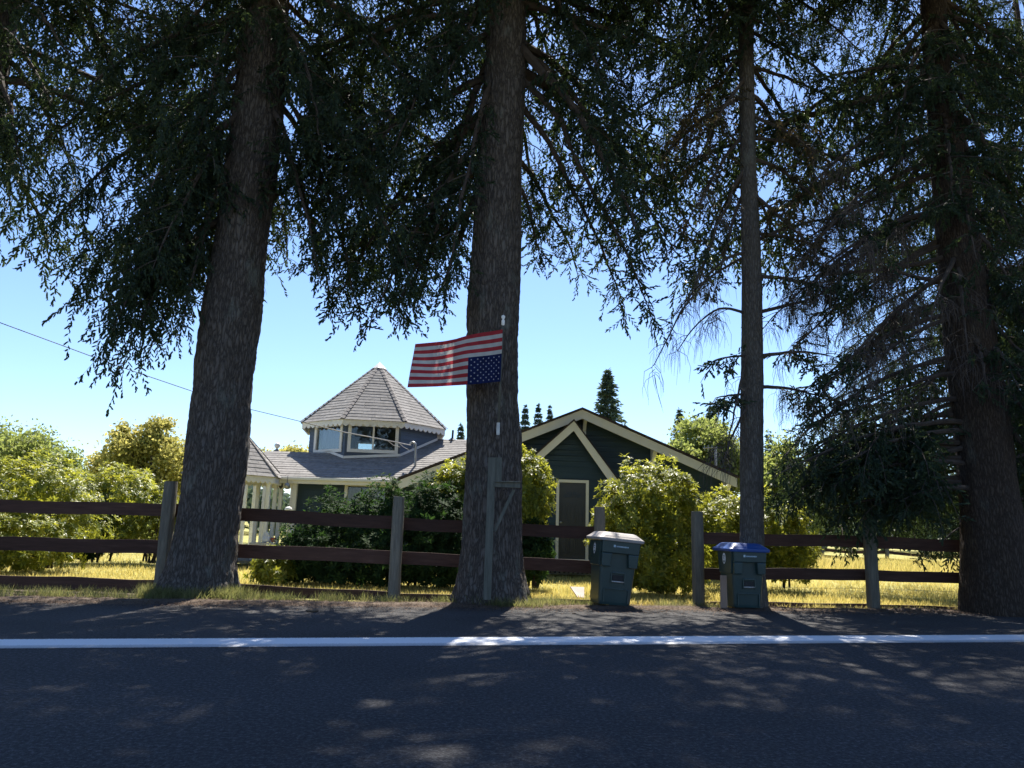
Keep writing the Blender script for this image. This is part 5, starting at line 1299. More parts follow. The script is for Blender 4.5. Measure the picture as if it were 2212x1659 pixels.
# ================================================================== WHEELED BINS
def make_bin(name, loc, rotz, lean, lidmat, label, H=1.1):
    b = empty(name, loc, (0, lean, rotz)); tag(b, label, 'wheeled bin', 'wheeled bins at the kerb')
    def ring(z, w, d, yoff=0.0, r=0.05, n=4):
        pts = []
        for (sx, sy, a0) in ((1, -1, -pi / 2), (1, 1, 0), (-1, 1, pi / 2), (-1, -1, pi)):
            for k in range(n + 1):
                a = a0 + pi / 2 * k / n; pts.append((sx * (w / 2 - r) + r * cos(a), yoff + sy * (d / 2 - r) + r * sin(a), z))
        return pts
    def loft(rings, name_, mat, caps=True, parent=b, smooth=False):
        mb = MB(); n = len(rings[0]); mb.smooth = smooth
        for r in rings: mb.v += [tuple(p) for p in r]
        for j in range(len(rings) - 1):
            for k in range(n):
                k2 = (k + 1) % n; mb.f.append([j * n + k, j * n + k2, (j + 1) * n + k2, (j + 1) * n + k]); mb.mi.append(0)
        if caps: mb.f.append([k for k in range(n)][::-1]); mb.f.append([(len(rings) - 1) * n + k for k in range(n)]); mb.mi += [0, 0]
        return mb.build(name_, mat, parent)
    k = H / 1.1
    W0, D0, W1, D1 = 0.50 * k, 0.50 * k, 0.60 * k, 0.62 * k
    def wd(z): t = z / (0.98 * k); return W0 + (W1 - W0) * t, D0 + (D1 - D0) * t
    body = loft([ring(0.02, W0 * 0.97, D0 * 0.97), ring(0.06, W0, D0), ring(0.5 * k, *wd(0.5 * k)), ring(0.97 * k, *wd(0.97 * k))], 'body', M['bin'])
    # wider upper belt with a channel left open at the front middle
    up = []
    def belt(z): w, d = wd(z); return w + 0.05, d + 0.055
    mb = MB()
    def front(x, z, out): w, d = wd(z); return Vector((x, -d / 2 - out, z))
    zb, zm, zt = 0.58 * k, 0.78 * k, 0.965 * k
    ch = 0.125 * k
    for sx in (-1, 1):
        # cheek volumes
        w0, d0 = wd(zb); w1, d1 = wd(zm)
        P = [(sx * ch, zm), (sx * ch * 1.15, zb), (sx * (w0 / 2 + 0.0), zb), (sx * (w1 / 2 + 0.0), zm)]
        f = [front(x, z, 0.07) for x, z in P]; bk = [front(x, z, -0.02) for x, z in P]
        n = 4; i0 = len(mb.v); mb.v += [tuple(p) for p in f + bk]
        mb.f += [[i0, i0 + 1, i0 + 2, i0 + 3], [i0 + 7, i0 + 6, i0 + 5, i0 + 4]] + [[i0 + q, i0 + 4 + q, i0 + 4 + (q + 1) % 4, i0 + (q + 1) % 4] for q in range(4)]; mb.mi += [0] * 6
    P = [(-wd(zm)[0] / 2, zm + .001), (wd(zm)[0] / 2, zm + .001), (wd(zt)[0] / 2, zt), (-wd(zt)[0] / 2, zt)]
    f = [front(x, z, 0.07) for x, z in P]; bk = [front(x, z, -0.02) for x, z in P]; i0 = len(mb.v); mb.v += [tuple(p) for p in f + bk]
    mb.f += [[i0, i0 + 1, i0 + 2, i0 + 3], [i0 + 7, i0 + 6, i0 + 5, i0 + 4]] + [[i0 + q, i0 + 4 + q, i0 + 4 + (q + 1) % 4, i0 + (q + 1) % 4] for q in range(4)]; mb.mi += [0] * 6
    mb.build('front_belt', M['bin'], b, 0.014)
    for sx in (-1, 1):     # side belts
        mb = MB(); w0, d0 = wd(zb); w1, d1 = wd(zt)
        P = [(-d0 / 2 + 0.02, zb), (d0 / 2 - 0.04, zb), (d1 / 2 - 0.04, zt), (-d1 / 2 - 0.03, zt)]
        def sd_(y, z, out): w, d = wd(z); return Vector((sx * (w / 2 + out), y, z))
        f = [sd_(y, z, 0.022) for y, z in P]; bk = [sd_(y, z, -0.01) for y, z in P]; mb.v += [tuple(p) for p in f + bk]
        mb.f += [[0, 1, 2, 3], [7, 6, 5, 4]] + [[q, 4 + q, 4 + (q + 1) % 4, (q + 1) % 4] for q in range(4)]; mb.mi += [0] * 6
        mb.build('side_belt', M['bin'], b, 0.01)
    loft([ring(0.95 * k, W1 + 0.05, D1 + 0.1), ring(0.965 * k, W1 + 0.09, D1 + 0.12), ring(0.99 * k, W1 + 0.09, D1 + 0.12)], 'rim', M['bin'])
    # lift pocket, its inner shade painted as a black box, and metal bar
    z = 0.42 * k; y = -wd(z)[1] / 2
    mb = MB(); mb.box((0.01, y + 0.005, z), (0.17 * k, 0.03, 0.085 * k)); o = mb.build('pocket', M['tyre_and_pocket'], b)
    mb = MB(); mb.box((0.01, y - 0.012, z + 0.075 * k), (0.19 * k, 0.035, 0.03)); mb.box((-0.095 * k, y - 0.008, z), (0.02, 0.03, 0.16 * k)); mb.box((0.115 * k, y - 0.008, z), (0.02, 0.03, 0.16 * k)); mb.build('pocket_hood', M['bin'], b, 0.008)
    mb = MB(); mb.smooth = True; zz = z - 0.055 * k; mb.tube([(-0.085 * k, y - 0.012, zz), (0.105 * k, y - 0.012, zz)], 0.012, 10); mb.build('lift_bar', M['metal'], b)
    mb = MB()
    for xx in (-0.19, 0.19):
        mb.box((xx * k, -wd(0.16)[1] / 2 - 0.012, 0.15 * k), (0.015, 0.02, 0.2 * k))
    mb.box((0, -wd(0.25 * k)[1] / 2 - 0.012, 0.255 * k), (0.36 * k, 0.02, 0.014)); mb.build('rib', M['bin'], b, 0.004)
    # illegible pale print: a little logo block followed by a short word
    mb = MB(); zt2 = 0.885 * k; yy = -wd(zt2)[1] / 2 - 0.0725; rnd = random.Random(3)
    mb.box((-0.105 * k, yy, zt2 + 0.004), (0.03, 0.004, 0.036)); x = -0.075 * k
    while x < 0.115 * k:
        w = rnd.uniform(0.008, 0.014); h = rnd.uniform(0.016, 0.024)
        mb.box((x + w / 2, yy, zt2), (w, 0.004, h)); x += w + 0.005
    mb.build('print', M['print'], b)
    # lid: domed, overhanging
    LW, LD = W1 + 0.13, D1 + 0.17; z0 = 0.99 * k
    lid = loft([ring(z0 - 0.03, LW, LD, 0, 0.06), ring(z0 + 0.012, LW + 0.01, LD + 0.01, 0, 0.06), ring(z0 + 0.035, LW - 0.05, LD - 0.05, 0, 0.07), ring(z0 + 0.05, LW - 0.09, LD - 0.08, 0.0, 0.07), ring(z0 + 0.095, LW - 0.2, LD - 0.17, 0.02, 0.08), ring(z0 + 0.105, LW - 0.26, LD - 0.3, 0.03, 0.05)], 'lid', M[lidmat])
    m = lid.modifiers.new('bevel', 'BEVEL'); m.width = 0.008; m.segments = 2; m.limit_method = 'ANGLE'; m.angle_limit = radians(20)
    for xx in (-0.16, 0.16):
        mb = MB(); mb.box((xx, LD / 2 - 0.01, z0 + 0.02), (0.05, 0.08, 0.05)); mb.build('hinge', M['bin'], b)
    mb = MB(); mb.smooth = True; mb.tube([(-0.22, D1 / 2 + 0.09, z0 - 0.02), (0.22, D1 / 2 + 0.09, z0 - 0.02)], 0.016, 8); mb.build('handle', M['bin'], b)
    for sx in (-1, 1):
        mb = MB(); n = 20
        for q in range(n):
            pass
        P = [(sx * (W0 / 2 - 0.07), D0 / 2 - 0.02 + 0.125 * cos(a), 0.125 + 0.125 * sin(a)) for a in np.linspace(0, 2 * pi, n, endpoint=False)]
        mb.prism(P, (sx * 0.05, 0, 0)); wh = mb.build('wheel', M['tyre_and_pocket'], b, 0.01)
        mb = MB(); P = [(sx * (W0 / 2 - 0.018), D0 / 2 - 0.02 + 0.06 * cos(a), 0.125 + 0.06 * sin(a)) for a in np.linspace(0, 2 * pi, 14, endpoint=False)]; mb.prism(P, (sx * 0.006, 0, 0)); mb.build('rim', M['bin'], wh)
    return b, wd, k
p = gnd(1318, 1311); b1, wd1, k1 = make_bin('wheeled_bin', (p.x + 0.03, p.y + 0.27, 0.005), radians(9), radians(4.5), 'lid_grey', 'leaning dark green wheeled bin with a pale grey lid', 1.12)
p = gnd(1612, 1317); b2, wd2, k2 = make_bin('wheeled_bin', (p.x + 0.02, p.y + 0.27, 0.005), radians(7), radians(0.3), 'lid_blue', 'dark green wheeled bin with bright blue lid in front of the slender trunk', 1.0)
def side_sticker(b, wd, k):
    z = 0.83 * k; x = -(wd(z)[0] / 2 + 0.0245); pts = []
    mb = MB()
    for q in range(16):
        a = 2 * pi * q / 16; pts.append((x - 0.002 , -0.02 + 0.06 * cos(a), z + 0.085 * sin(a)))
    mb.prism(pts, (0.002, 0, 0)); s = mb.build('sticker', M['sticker'], b)
    mb = MB()
    mb.prism([(x - 0.004, -0.05, z + 0.03), (x - 0.004, 0.01, z + 0.03), (x - 0.004, 0.01, z + 0.045), (x - 0.004, -0.05, z + 0.045)], (0.0015, 0, 0))
    mb.prism([(x - 0.004, -0.04, z), (x - 0.004, 0.01, z), (x - 0.004, 0.01, z + 0.012), (x - 0.004, -0.04, z + 0.012)], (0.0015, 0, 0))
    mb.prism([(x - 0.004, -0.02 + 0.025 * cos(a), z - 0.045 + 0.02 * sin(a)) for a in np.linspace(0, 2 * pi, 8, endpoint=False)], (0.0015, 0, 0))
    mb.build('emblem', M['sticker_dark'], s)
side_sticker(b1, wd1, k1); side_sticker(b2, wd2, k2)
mb = MB(); A, B = gnd(1572, 1318), at(1563, 1243, 12.0); A.y = 11.98
mb.prism([A + Vector((-0.055, 0, 0)) , A + Vector((0.055, 0, 0)), B + Vector((0.05, 0, 0)), B + Vector((-0.05, 0, 0))], (0, 0.02, 0))
mb.v = [tuple(Vector(v) - A) for v in mb.v]; o = mb.build('tan_board', M['tan_wood']); o.location = A; tag(o, 'short tan board propped against the left side of the blue-lidded bin', 'board')

# ================================================================== SHRUBS
def leaf_tri(tb, b, d, n, L, w, fold=0.25):
    d = d / np.linalg.norm(d); s = np.cross(n, d); s /= np.linalg.norm(s) + 1e-9; u = np.cross(d, s)
    V = [b, b + d * L * 0.55 + s * w + u * w * fold, b + d * L - u * L * 0.12, b + d * L * 0.55 - s * w + u * w * fold, b + d * L * 0.5]
    tb.add(V, [(0, 1, 4), (4, 1, 2), (0, 4, 3), (4, 2, 3)])
def rosette(rng, nl=9, L=0.135, w=0.024):
    tb = TB()
    for i in range(nl):
        a = 2.4 * i + rng.normal(0, 0.2); el = rng.uniform(-0.15, 0.85); d = np.array([cos(a) * cos(el), sin(a) * cos(el), sin(el)])
        leaf_tri(tb, np.array([0, 0, 0.012 * i / nl]), d, np.array([0, 0, 1.0]), L * rng.uniform(0.75, 1.15), w * rng.uniform(0.85, 1.15))
    return np.concatenate(tb.V), np.concatenate(tb.F)
ROS = [rosette(rt) for _ in range(4)]; ROS_S = [rosette(rt, 7, 0.07, 0.014) for _ in range(4)]
def shrub(name, lobes, n, mat, label, cat='shrub', group=None, tmpl=None, seed=0, size=1.0, stems=8, ground=True, rough=0.42):
    """lobes: (px, py, rx_px, ry_px, Y, depth_m)"""
    rng = np.random.default_rng(seed); tmpl = tmpl or ROS; n = int(n * 1.12); size *= 0.82
    C = []; R = []
    for (px, py, rx, ry, Y, dm) in lobes:
        c = at(px, py, Y); s = Y / FPX * 1.02; C.append(c); R.append((rx * s, dm, ry * s))
    C = np.array([tuple(c) for c in C]); R = np.array(R)
    base = Vector((C[:, 0].mean(), C[:, 1].mean(), 0)); root = empty(name, tuple(base)); tag(root, label, cat, group)
    area = R[:, 0] * R[:, 2] + R[:, 1] * R[:, 2]; area /= area.sum(); tb = TB()
    for shell, frac in ((1.0, 0.75), (0.8, 0.25)):
        P = []; Nn = []
        for i in range(len(C)):
            k = int(n * frac * area[i]); v = rng.normal(size=(k, 3)); v /= np.linalg.norm(v, axis=1)[:, None]
            bump = np.array([noise.noise(Vector(q) * 2.6 + Vector((seed, i, 0))) + 0.5 * noise.noise(Vector(q) * 6 + Vector((seed, i, 4))) for q in v])
            r = shell * (1 + rough * 1.6 * bump + rng.normal(0, 0.035, k))
            p = C[i] + v * R[i] * r[:, None]; nn = v / R[i]; nn /= np.linalg.norm(nn, axis=1)[:, None]
            keep = np.ones(k, bool)
            for j in range(len(C)):
                if j != i: keep &= (((p - C[j]) / R[j]) ** 2).sum(1) > 0.8 * shell
            keep &= p[:, 2] > 0.04
            P.append(p[keep]); Nn.append(nn[keep])
        P = np.concatenate(P); Nn = np.concatenate(Nn); Nn[:, 2] += 0.45
        q = rng.integers(0, len(tmpl), len(P)); s = rng.uniform(0.75, 1.25, len(P)) * size
        for t in range(len(tmpl)):
            m = q == t
            if m.any(): tb.tile(*tmpl[t], align_z(Nn[m] + rng.normal(0, 0.25, (m.sum(), 3)), rng, s[m]), P[m] - np.array(tuple(base)))
    tb.build('foliage', M[mat], root)
    mb = TB(); 
    for k in range(stems):
        i = int(rng.integers(len(C))); e = C[i] + rng.normal(0, 0.25, 3) * R[i]; b = np.array([C[i][0] + rng.normal(0, 0.15) * R[i][0], C[i][1], -0.03]); t = np.linspace(0, 1, 6)[:, None]
        m_ = (b + e) / 2 + rng.normal(0, 0.12, 3); pts = (1 - t) ** 2 * b + 2 * t * (1 - t) * m_ + t ** 2 * e
        mb.tube(pts - np.array(tuple(base)), np.linspace(0.028, 0.008, 6), 5)
    mb.build('stems', M['limb'], root)['kind'] = 'stuff'
    return root
shrub('rhododendron_bush', [(1405, 1075, 80, 62, 15.2, 0.75), (1350, 1120, 52, 55, 15.0, 0.65), (1455, 1110, 48, 62, 15.3, 0.65), (1410, 1190, 88, 70, 15.3, 0.8), (1440, 1235, 62, 42, 15.2, 0.6)], 4200, 'rhodo',
      'large sunlit yellow-green rhododendron between the grey-lidded bin and the single fence post', group='bushes in the yard', seed=1)
shrub('rhododendron_bush', [(1560, 1140, 62, 58, 17.0, 0.7), (1650, 1150, 60, 55, 17.2, 0.7), (1700, 1190, 50, 48, 17.3, 0.6), (1600, 1210, 70, 42, 17.2, 0.7), (1690, 1120, 40, 28, 17.6, 0.5)], 3600, 'rhodo',
      'low spreading bright rhododendron behind the blue-lidded bin and the slender trunk', group='bushes in the yard', seed=2)
shrub('rhododendron_bush', [(1146, 1075, 38, 72, 15.8, 0.5), (1125, 1050, 36, 60, 15.8, 0.5)], 1300, 'rhodo', 'narrow sunlit rhododendron right of the middle trunk before the door', group='bushes in the yard', seed=3)
shrub('rhododendron_bush', [(985, 1065, 42, 56, 16.0, 0.55), (965, 1090, 38, 48, 15.8, 0.5)], 1300, 'rhodo', 'yellow-tinged rhododendron tip left of the middle trunk above the rails', group='bushes in the yard', seed=4)
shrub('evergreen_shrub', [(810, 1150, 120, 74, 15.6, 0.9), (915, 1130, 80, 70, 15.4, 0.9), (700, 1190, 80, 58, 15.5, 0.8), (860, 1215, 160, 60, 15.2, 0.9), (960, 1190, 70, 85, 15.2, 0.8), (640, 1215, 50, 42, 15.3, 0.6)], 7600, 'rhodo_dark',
      'broad dark green evergreen shrub mass behind the rails between the two thick trunks', group='bushes in the yard', seed=5, stems=14)
shrub('evergreen_shrub', [(590, 1232, 34, 36, 14.6, 0.35)], 420, 'rhodo', 'small bright shrub tuft at the left end of the dark shrub mass', group='bushes in the yard', seed=6)
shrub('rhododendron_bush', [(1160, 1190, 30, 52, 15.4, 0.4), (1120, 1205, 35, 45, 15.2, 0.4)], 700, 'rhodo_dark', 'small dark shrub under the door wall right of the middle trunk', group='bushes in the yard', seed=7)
# left hedge
shrub('rhododendron_bush', [(30, 1060, 130, 62, 16.5, 0.9), (-60, 1080, 110, 85, 16.2, 1.0), (80, 1140, 110, 60, 16.6, 0.9), (-20, 1180, 140, 62, 15.8, 1.0), (130, 1110, 60, 50, 17.2, 0.7)], 5200, 'rhodo',
      'tall sunlit rhododendron at the far left behind the rails', group='bushes in the yard', seed=8, stems=12)
shrub('rhododendron_bush', [(245, 1085, 95, 60, 20.5, 0.9), (180, 1100, 60, 60, 20.0, 0.8), (320, 1110, 70, 45, 20.8, 0.8), (230, 1140, 80, 38, 20.3, 0.8)], 3800, 'rhodo',
      'mottled yellow-green bush left of the mossy fence post', group='bushes in the yard', seed=9)
shrub('evergreen_shrub', [(180, 1175, 38, 34, 20.0, 0.5), (215, 1120, 30, 46, 19.8, 0.4)], 700, 'rhodo_dark', 'dark rounded shrub under the mottled bush on the left', group='bushes in the yard', seed=10)
shrub('white_edged_shrub', [(340, 1130, 52, 42, 20.2, 0.6)], 800, 'decid', 'pale variegated shrub beside the mossy fence post', group='bushes in the yard', seed=11, tmpl=ROS_S)

# ================================================================== TREES IN THE DISTANCE
def leafcluster_tree(name, blobs, n, mat, label, leaf=0.2, seed=0, group=None, trunkpx=None, Y=None, droop=0.0):
    rng = np.random.default_rng(seed); C = []; R = []
    for (px, py, rx, ry, Yb) in blobs:
        c = at(px, py, Yb); s = Yb / FPX * 1.02; C.append(tuple(c)); R.append((rx * s, (rx + ry) / 2 * s, ry * s))
    C = np.array(C); R = np.array(R); base = np.array([C[:, 0].mean(), C[:, 1].mean(), 0.0]); root = empty(name, tuple(base)); tag(root, label, 'tree', group)
    tb = TB(); w8 = R[:, 0] * R[:, 2]; w8 /= w8.sum()
    for i in range(len(C)):
        nc = max(5, int(60 * w8[i] + 6)); k = int(n * w8[i])
        v = rng.normal(size=(nc, 3)); v /= np.linalg.norm(v, axis=1)[:, None]; cc = C[i] + v * R[i] * rng.uniform(0.35, 0.95, nc)[:, None]
        # clump sizes
        cs = rng.uniform(0.16, 0.34, nc) * R[i].mean()
        q = rng.integers(0, nc, k); p = cc[q] + rng.normal(size=(k, 3)) * cs[q][:, None] * [1, 1, 0.75]
        p = p[p[:, 2] > 0.2]; k = len(p)
        d = rng.normal(size=(k, 3)); d[:, 2] -= droop; d /= np.linalg.norm(d, axis=1)[:, None]
        r = rng.normal(size=(k, 3)); s = np.cross(d, r); s /= np.linalg.norm(s, axis=1)[:, None]; L = leaf * rng.uniform(0.6, 1.3, k)[:, None]
        V = np.stack([p, p + d * L * 0.5 + s * L * 0.3, p + d * L, p + d * L * 0.5 - s * L * 0.3], 1) - base
        F = np.array([[0, 1, 2], [0, 2, 3]])[None] + (np.arange(k) * 4)[:, None, None]; tb.add(V.reshape(-1, 3), F.reshape(-1, 3))
    tb.build('crown', M[mat], root)
    tk = TB(); top = C[C[:, 2].argmax()]; b0 = np.array([top[0], top[1], -0.1]); t = np.linspace(0, 1, 7)[:, None]
    rr = 0.05 + 0.02 * top[2]; tk.tube(b0 + (top - b0) * t + np.sin(t * 5) * [0.1, 0, 0] - base, np.linspace(rr, 0.03, 7), 7)
    for i in range(len(C)):
        for _ in range(5):
            f = rng.uniform(0.25, 0.6); s = b0 + (top - b0) * f; v = rng.normal(size=3); v /= np.linalg.norm(v); e = C[i] + v * R[i] * 0.85
            tk.tube(s + (e - s) * t + 4 * t * (1 - t) * [0, 0, 0.1 * np.linalg.norm(e - s)] - base, np.linspace(rr * 0.35, 0.012, 7), 5)
    tk.build('trunk', M['limb'], root)
    return root
GB = 'trees beyond the yard'
leafcluster_tree('willow_tree', [(50, 985, 95, 66, 36), (-40, 985, 90, 75, 38), (130, 1030, 60, 50, 36)], 34000, 'decid', 'pale feathery tree at the far left above the rhododendrons', 0.17, 1, GB, droop=0.5)
leafcluster_tree('garden_tree', [(290, 985, 70, 40, 30), (350, 1000, 60, 48, 30), (240, 1010, 50, 40, 31), (345, 935, 45, 30, 30), (270, 940, 30, 20, 30), (300, 1060, 90, 40, 30), (420, 1020, 60, 50, 31)], 32000, 'gold_leaves', 'golden green spreading tree left of the furrowed trunk', 0.15, 2, GB)
leafcluster_tree('garden_tree', [(650, 985, 60, 18, 44), (560, 990, 50, 22, 45), (690, 975, 22, 14, 44)], 5000, 'gold_leaves', 'sunlit tree top showing above the low wing left of the turret', 0.2, 3, GB)
leafcluster_tree('garden_tree', [(1500, 960, 55, 55, 40), (1560, 975, 45, 60, 40), (1470, 990, 40, 36, 38), (1530, 920, 35, 30, 41), (1600, 1010, 40, 50, 40), (1520, 1050, 80, 60, 40)], 28000, 'decid', 'rounded light green tree behind the right slope of the house', 0.2, 4, GB)
leafcluster_tree('garden_tree', [(1700, 1010, 55, 50, 38), (1770, 1040, 70, 45, 38), (1660, 1060, 40, 50, 37), (1720, 1110, 80, 45, 37)], 20000, 'decid', 'light green tree beyond the field behind the slender trunk', 0.2, 5, GB)
leafcluster_tree('garden_tree', [(1900, 1070, 90, 60, 40), (2020, 1070, 80, 70, 42), (2140, 1060, 90, 90, 42), (2240, 1040, 60, 100, 42), (1960, 1120, 120, 40, 40)], 16000, 'far_hazed', 'dim green tree bank behind the field fence on the right', 0.3, 6, GB)
def far_conifer(px, ytop, ybase, halfw, Y, label, seed, n=2600, cone=0.9):
    rng = np.random.default_rng(seed); top = at(px, ytop, Y); s = Y / FPX * 1.02; H = top.z; Rm = halfw * s; hv = (ybase - ytop) * s
    root = empty('far_conifer', (top.x, Y, 0)); tag(root, label, 'tree', 'conifers on the skyline'); tb = TB()
    h = rng.uniform(0, 1, n) ** 0.75 * min(H - 1, hv * 1.6)      # distance below the top
    lay = np.round(h / (0.045 * H)) * 0.045 * H; h = h * 0.72 + lay * 0.28
    a = rng.uniform(0, 2 * pi, n); sector = 0.6 + 0.4 * np.sin(a * 5 + lay * 7 + seed) * np.cos(lay * 23 + seed * 3); rmax = Rm * (h / hv) ** cone * sector
    f = rng.uniform(0, 1, n) ** 0.6; r = rmax * f
    p = np.stack([r * np.cos(a), r * np.sin(a), H - h - 0.28 * r], -1)
    out = np.stack([np.cos(a), np.sin(a), np.full(n, -0.25)], -1) + rng.normal(0, 0.4, (n, 3)); out /= np.linalg.norm(out, axis=1)[:, None]
    sd_ = np.cross(out, rng.normal(size=(n, 3))); sd_ /= np.linalg.norm(sd_, axis=1)[:, None]; L = (0.05 * Rm + 0.13) * rng.uniform(0.8, 2.2, n)[:, None]
    V = np.stack([p, p + out * L * 0.4 + sd_ * L * 0.22, p + out * L, p + out * L * 0.4 - sd_ * L * 0.22], 1); F = np.array([[0, 1, 2], [0, 2, 3]])[None] + (np.arange(n) * 4)[:, None, None]
    tb.add(V.reshape(-1, 3), F.reshape(-1, 3)); tb.build('crown', M['far_hazed'], root)
    mb = MB(); mb.tube([(0, 0, 0), (0, 0, H * 0.97)], [0.02 * H, 0.02], 8); mb.build('trunk', M['limb'], root)
far_conifer(1313, 798, 915, 46, 58, 'tall pointed conifer rising behind the main gable', 1, 6000)
far_conifer(1135, 874, 930, 17, 90, 'leftmost of the three small conifers above the left slope of the gable', 2)
far_conifer(1163, 872, 930, 17, 92, 'middle one of the three small conifers above the left slope of the gable', 3)
far_conifer(1188, 876, 925, 13, 95, 'rightmost of the three small conifers above the left slope of the gable', 4)
far_conifer(1468, 885, 960, 26, 62, 'dark conifer at the left side of the light green tree behind the roof', 5)
far_conifer(1537, 868, 940, 26, 64, 'dark pointed conifer top above the light green tree behind the roof', 6)
far_conifer(996, 915, 960, 12, 70, 'conifer tip just left of the middle trunk above the roof', 7, 1500)
far_conifer(1660, 930, 1050, 30, 66, 'distant conifer seen right of the slender trunk', 8)
# far woods that close the horizon
rng = np.random.default_rng(77); tb = TB(); k = 42000; a = rng.uniform(radians(-52), radians(52), k); r = rng.uniform(70, 95, k)
hh = 4.6 + 2.2 * np.array([noise.noise((x * 9, 3, 0)) + 0.6 * noise.noise((x * 31, 8, 0)) for x in a])
p = np.stack([r * np.sin(a), r * np.cos(a), hh * rng.uniform(0, 1, k) ** 0.6], -1); d = rng.normal(size=(k, 3)); d /= np.linalg.norm(d, axis=1)[:, None]; s = np.cross(d, rng.normal(size=(k, 3))); s /= np.linalg.norm(s, axis=1)[:, None]; L = rng.uniform(0.4, 1.0, k)[:, None]
V = np.stack([p, p + d * L * 0.5 + s * L * 0.4, p + d * L, p + d * L * 0.5 - s * L * 0.4], 1); F = np.array([[0, 1, 2], [0, 2, 3]])[None] + (np.arange(k) * 4)[:, None, None]
tb.add(V.reshape(-1, 3), F.reshape(-1, 3)); o = tb.build('far_woods', M['far_hazed']); tag(o, 'band of distant woods along the horizon', 'woods', kind='stuff')

# ================================================================== GRASS, VERGE PLANTS, LITTER
def blades(name, k, pts, L0, L1, w, mat, label, seed, lean=0.5, cat='grass'):
    rng = np.random.default_rng(seed); p = pts(rng, k); k = len(p)
    L = rng.uniform(L0, L1, k); d = np.stack([rng.normal(0, lean, k), rng.normal(0, lean, k), np.ones(k)], -1); d /= np.linalg.norm(d, axis=1)[:, None]
    a = rng.uniform(0, 2 * pi, k); s = np.stack([np.cos(a), np.sin(a), np.zeros(k)], -1) * w; tip = p + d * L[:, None]; mid = p + d * L[:, None] * 0.5 + np.array([0, 0, 0.1]) * L[:, None]
    V = np.stack([p - s, p + s, mid + s * 0.7, mid - s * 0.7, tip], 1); F = np.array([[0, 1, 2], [0, 2, 3], [3, 2, 4]])[None] + (np.arange(k) * 5)[:, None, None]
    tb = TB(); tb.add(V.reshape(-1, 3), F.reshape(-1, 3)); o = tb.build(name, M[mat]); tag(o, label, cat, kind='stuff'); return o
def mead(rng, k):
    y = 12.9 + (30 - 12.9) * rng.uniform(0, 1, k) ** 2.1; x = rng.uniform(-0.76, 0.76, k) * y
    n = np.array([noise.noise((a * 0.9, b * 0.9, 0)) for a, b in zip(x, y)]); keep = rng.uniform(-0.6, 0.5, k) < n + 0.25
    keep &= ~((x > WX0) & (x < WX1) & (y > 20.1)) & ~((x > -8) & (x <= WX0) & (y > 21.8))
    x, y = x[keep], y[keep]; return np.stack([x, y, np.full(len(x), -0.1)], -1)
blades('meadow_grass', 150000, mead, 0.05, 0.17, 0.006, 'grass', 'dry yellow grass of the sunny yard', 3)
def tall(rng, k):
    c = rng.uniform(0, 1, (k // 14 + 1, 2)); y = 22.5 + 8 * c[:, 0]; x = y * (0.33 + 0.45 * c[:, 1]); i = rng.integers(0, len(x), k)
    return np.stack([x[i] + rng.normal(0, 0.15, k), y[i] + rng.normal(0, 0.15, k), np.full(k, -0.1)], -1)
blades('tall_meadow_grass', 16000, tall, 0.3, 0.7, 0.008, 'grass', 'tall seeding grass before the field fence', 4, 0.3)
def verge_pts(rng, k):
    nc = k // 30; x = rng.uniform(-12, 3.4, nc); dens = np.array([noise.noise((q * 1.1, 0, 5)) for q in x]); x = x[(dens > -0.22) | (rng.random(nc) < 0.25)]
    e = np.array([EDGE(q) for q in x]); f = np.array([FENCE_Y(q) for q in x]); y = e + 0.55 + (f - e - 0.5) * rng.uniform(0, 1, len(x)) ** 0.7
    i = rng.integers(0, len(x), k); px = x[i] + rng.normal(0, 0.06, k); py = y[i] + rng.normal(0, 0.06, k)
    return np.stack([px, py, np.array([verge_z(a, b) for a, b in zip(px, py)]) - 0.005], -1)
blades('verge_grass', 20000, verge_pts, 0.04, 0.2, 0.003, 'verge', 'rough grass tufts along the foot of the left fence', 5, 0.55)
def root_pts(cx, cy, r):
    def f(rng, k):
        nc = max(3, k // 24); a = rng.uniform(pi, 2 * pi, nc); x = cx + (r + 0.1) * np.cos(a); y = cy + (r + 0.12) * np.sin(a); i = rng.integers(0, nc, k)
        return np.stack([x[i] + rng.normal(0, 0.07, k), y[i] + rng.normal(0, 0.05, k), np.full(k, -0.04)], -1)
    return f
blades('trunk_foot_grass', 5000, root_pts(c1(0.1)[0].x, Y1, 0.62), 0.06, 0.26, 0.003, 'verge', 'long green grass round the foot of the furrowed left trunk', 6, 0.5)
blades('trunk_foot_grass', 1800, root_pts(c2(0.1)[0].x + 0.35, Y2, 0.6), 0.08, 0.24, 0.0035, 'verge', 'grass tufts at the foot of the middle trunk', 7, 0.6)
def litter(rng, k):
    x = rng.uniform(-12, 13, k); e = np.array([EDGE(q) for q in x]); y = e + rng.normal(0.12, 0.33, k)
    return np.stack([x, y, np.array([max(0.0, verge_z(a, b)) if b > EDGE(a) + 0.2 else 0.003 for a, b in zip(x, y)])], -1)
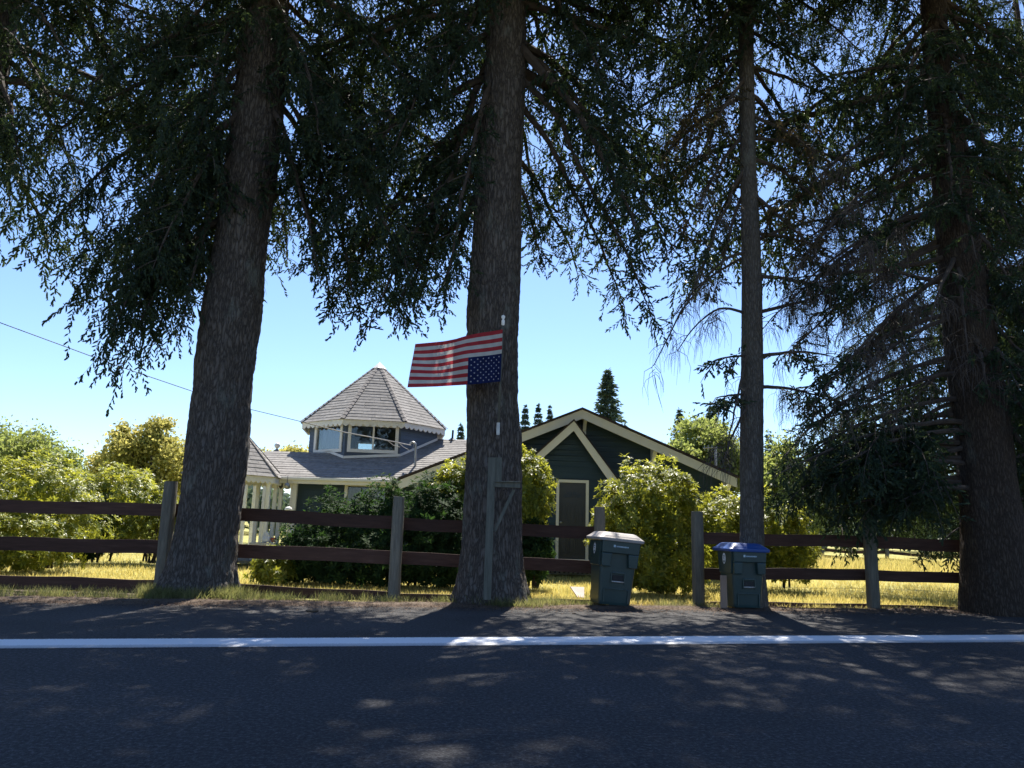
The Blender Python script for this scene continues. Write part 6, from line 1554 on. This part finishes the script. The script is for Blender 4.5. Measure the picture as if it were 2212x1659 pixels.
rng = np.random.default_rng(9); k = 50000; p = litter(rng, k); p[:, 2] += rng.uniform(0, 0.02, k); a = rng.uniform(0, 2 * pi, k); d = np.stack([np.cos(a), np.sin(a), rng.normal(0, 0.25, k)], -1) * rng.uniform(0.015, 0.05, k)[:, None]
s = np.cross(d, [0, 0, 1.0]); s = s / np.linalg.norm(s, axis=1)[:, None] * 0.005; V = np.stack([p - s, p + s, p + d], 1); F = (np.arange(k * 3)).reshape(-1, 3)
tb = TB(); tb.add(V.reshape(-1, 3), F); o = tb.build('needle_litter', M['litter']); tag(o, 'fallen needles and bark bits along the edge of the shoulder', 'litter', kind='stuff')
rng = np.random.default_rng(19); k = 2600; x = rng.uniform(-9, 11, k); y = rng.uniform(3.6, 12, k); keep = y < np.array([EDGE(q) for q in x]); x, y = x[keep], y[keep]; k = len(x)
p = np.stack([x, y, np.full(k, 0.007)], -1); a = rng.uniform(0, 2 * pi, k); d = np.stack([np.cos(a), np.sin(a), np.zeros(k)], -1) * rng.uniform(0.01, 0.03, k)[:, None]
s = np.cross(d, [0, 0, 1.0]); s = s / np.linalg.norm(s, axis=1)[:, None] * 0.002; V = np.stack([p - s, p + s, p + d], 1); tb = TB(); tb.add(V.reshape(-1, 3), np.arange(k * 3).reshape(-1, 3)); o = tb.build('scattered_needles', M['litter']); tag(o, 'sparse fallen needles scattered over the asphalt', 'litter', kind='stuff')
# small cones and a dark clod on the shoulder
for i, (px, py, r) in enumerate(((674, 1322, 0.055), (1240, 1326, 0.02), (1690, 1318, 0.03))):
    q = gnd(px, py); mb = MB(); mb.smooth = True
    prof = [(0, -0.3)] + [(sin(t), -0.45 * cos(t)) for t in np.linspace(0.4, 2.8, 6)] + [(0, 0.45)]
    mb.lathe((0, 0, 0), [(a * r, b * r) for a, b in prof], 9); o = mb.build('clod', M['dirt']); o.location = (q.x, q.y, r * 0.35); o.scale = (1.6, 1, 1)
    tag(o, ['dark clod lying on the shoulder under the second fence post', 'tiny brown clod near the grey-lidded bin', 'brown clod at the shoulder edge right of the blue-lidded bin'][i], 'clod')
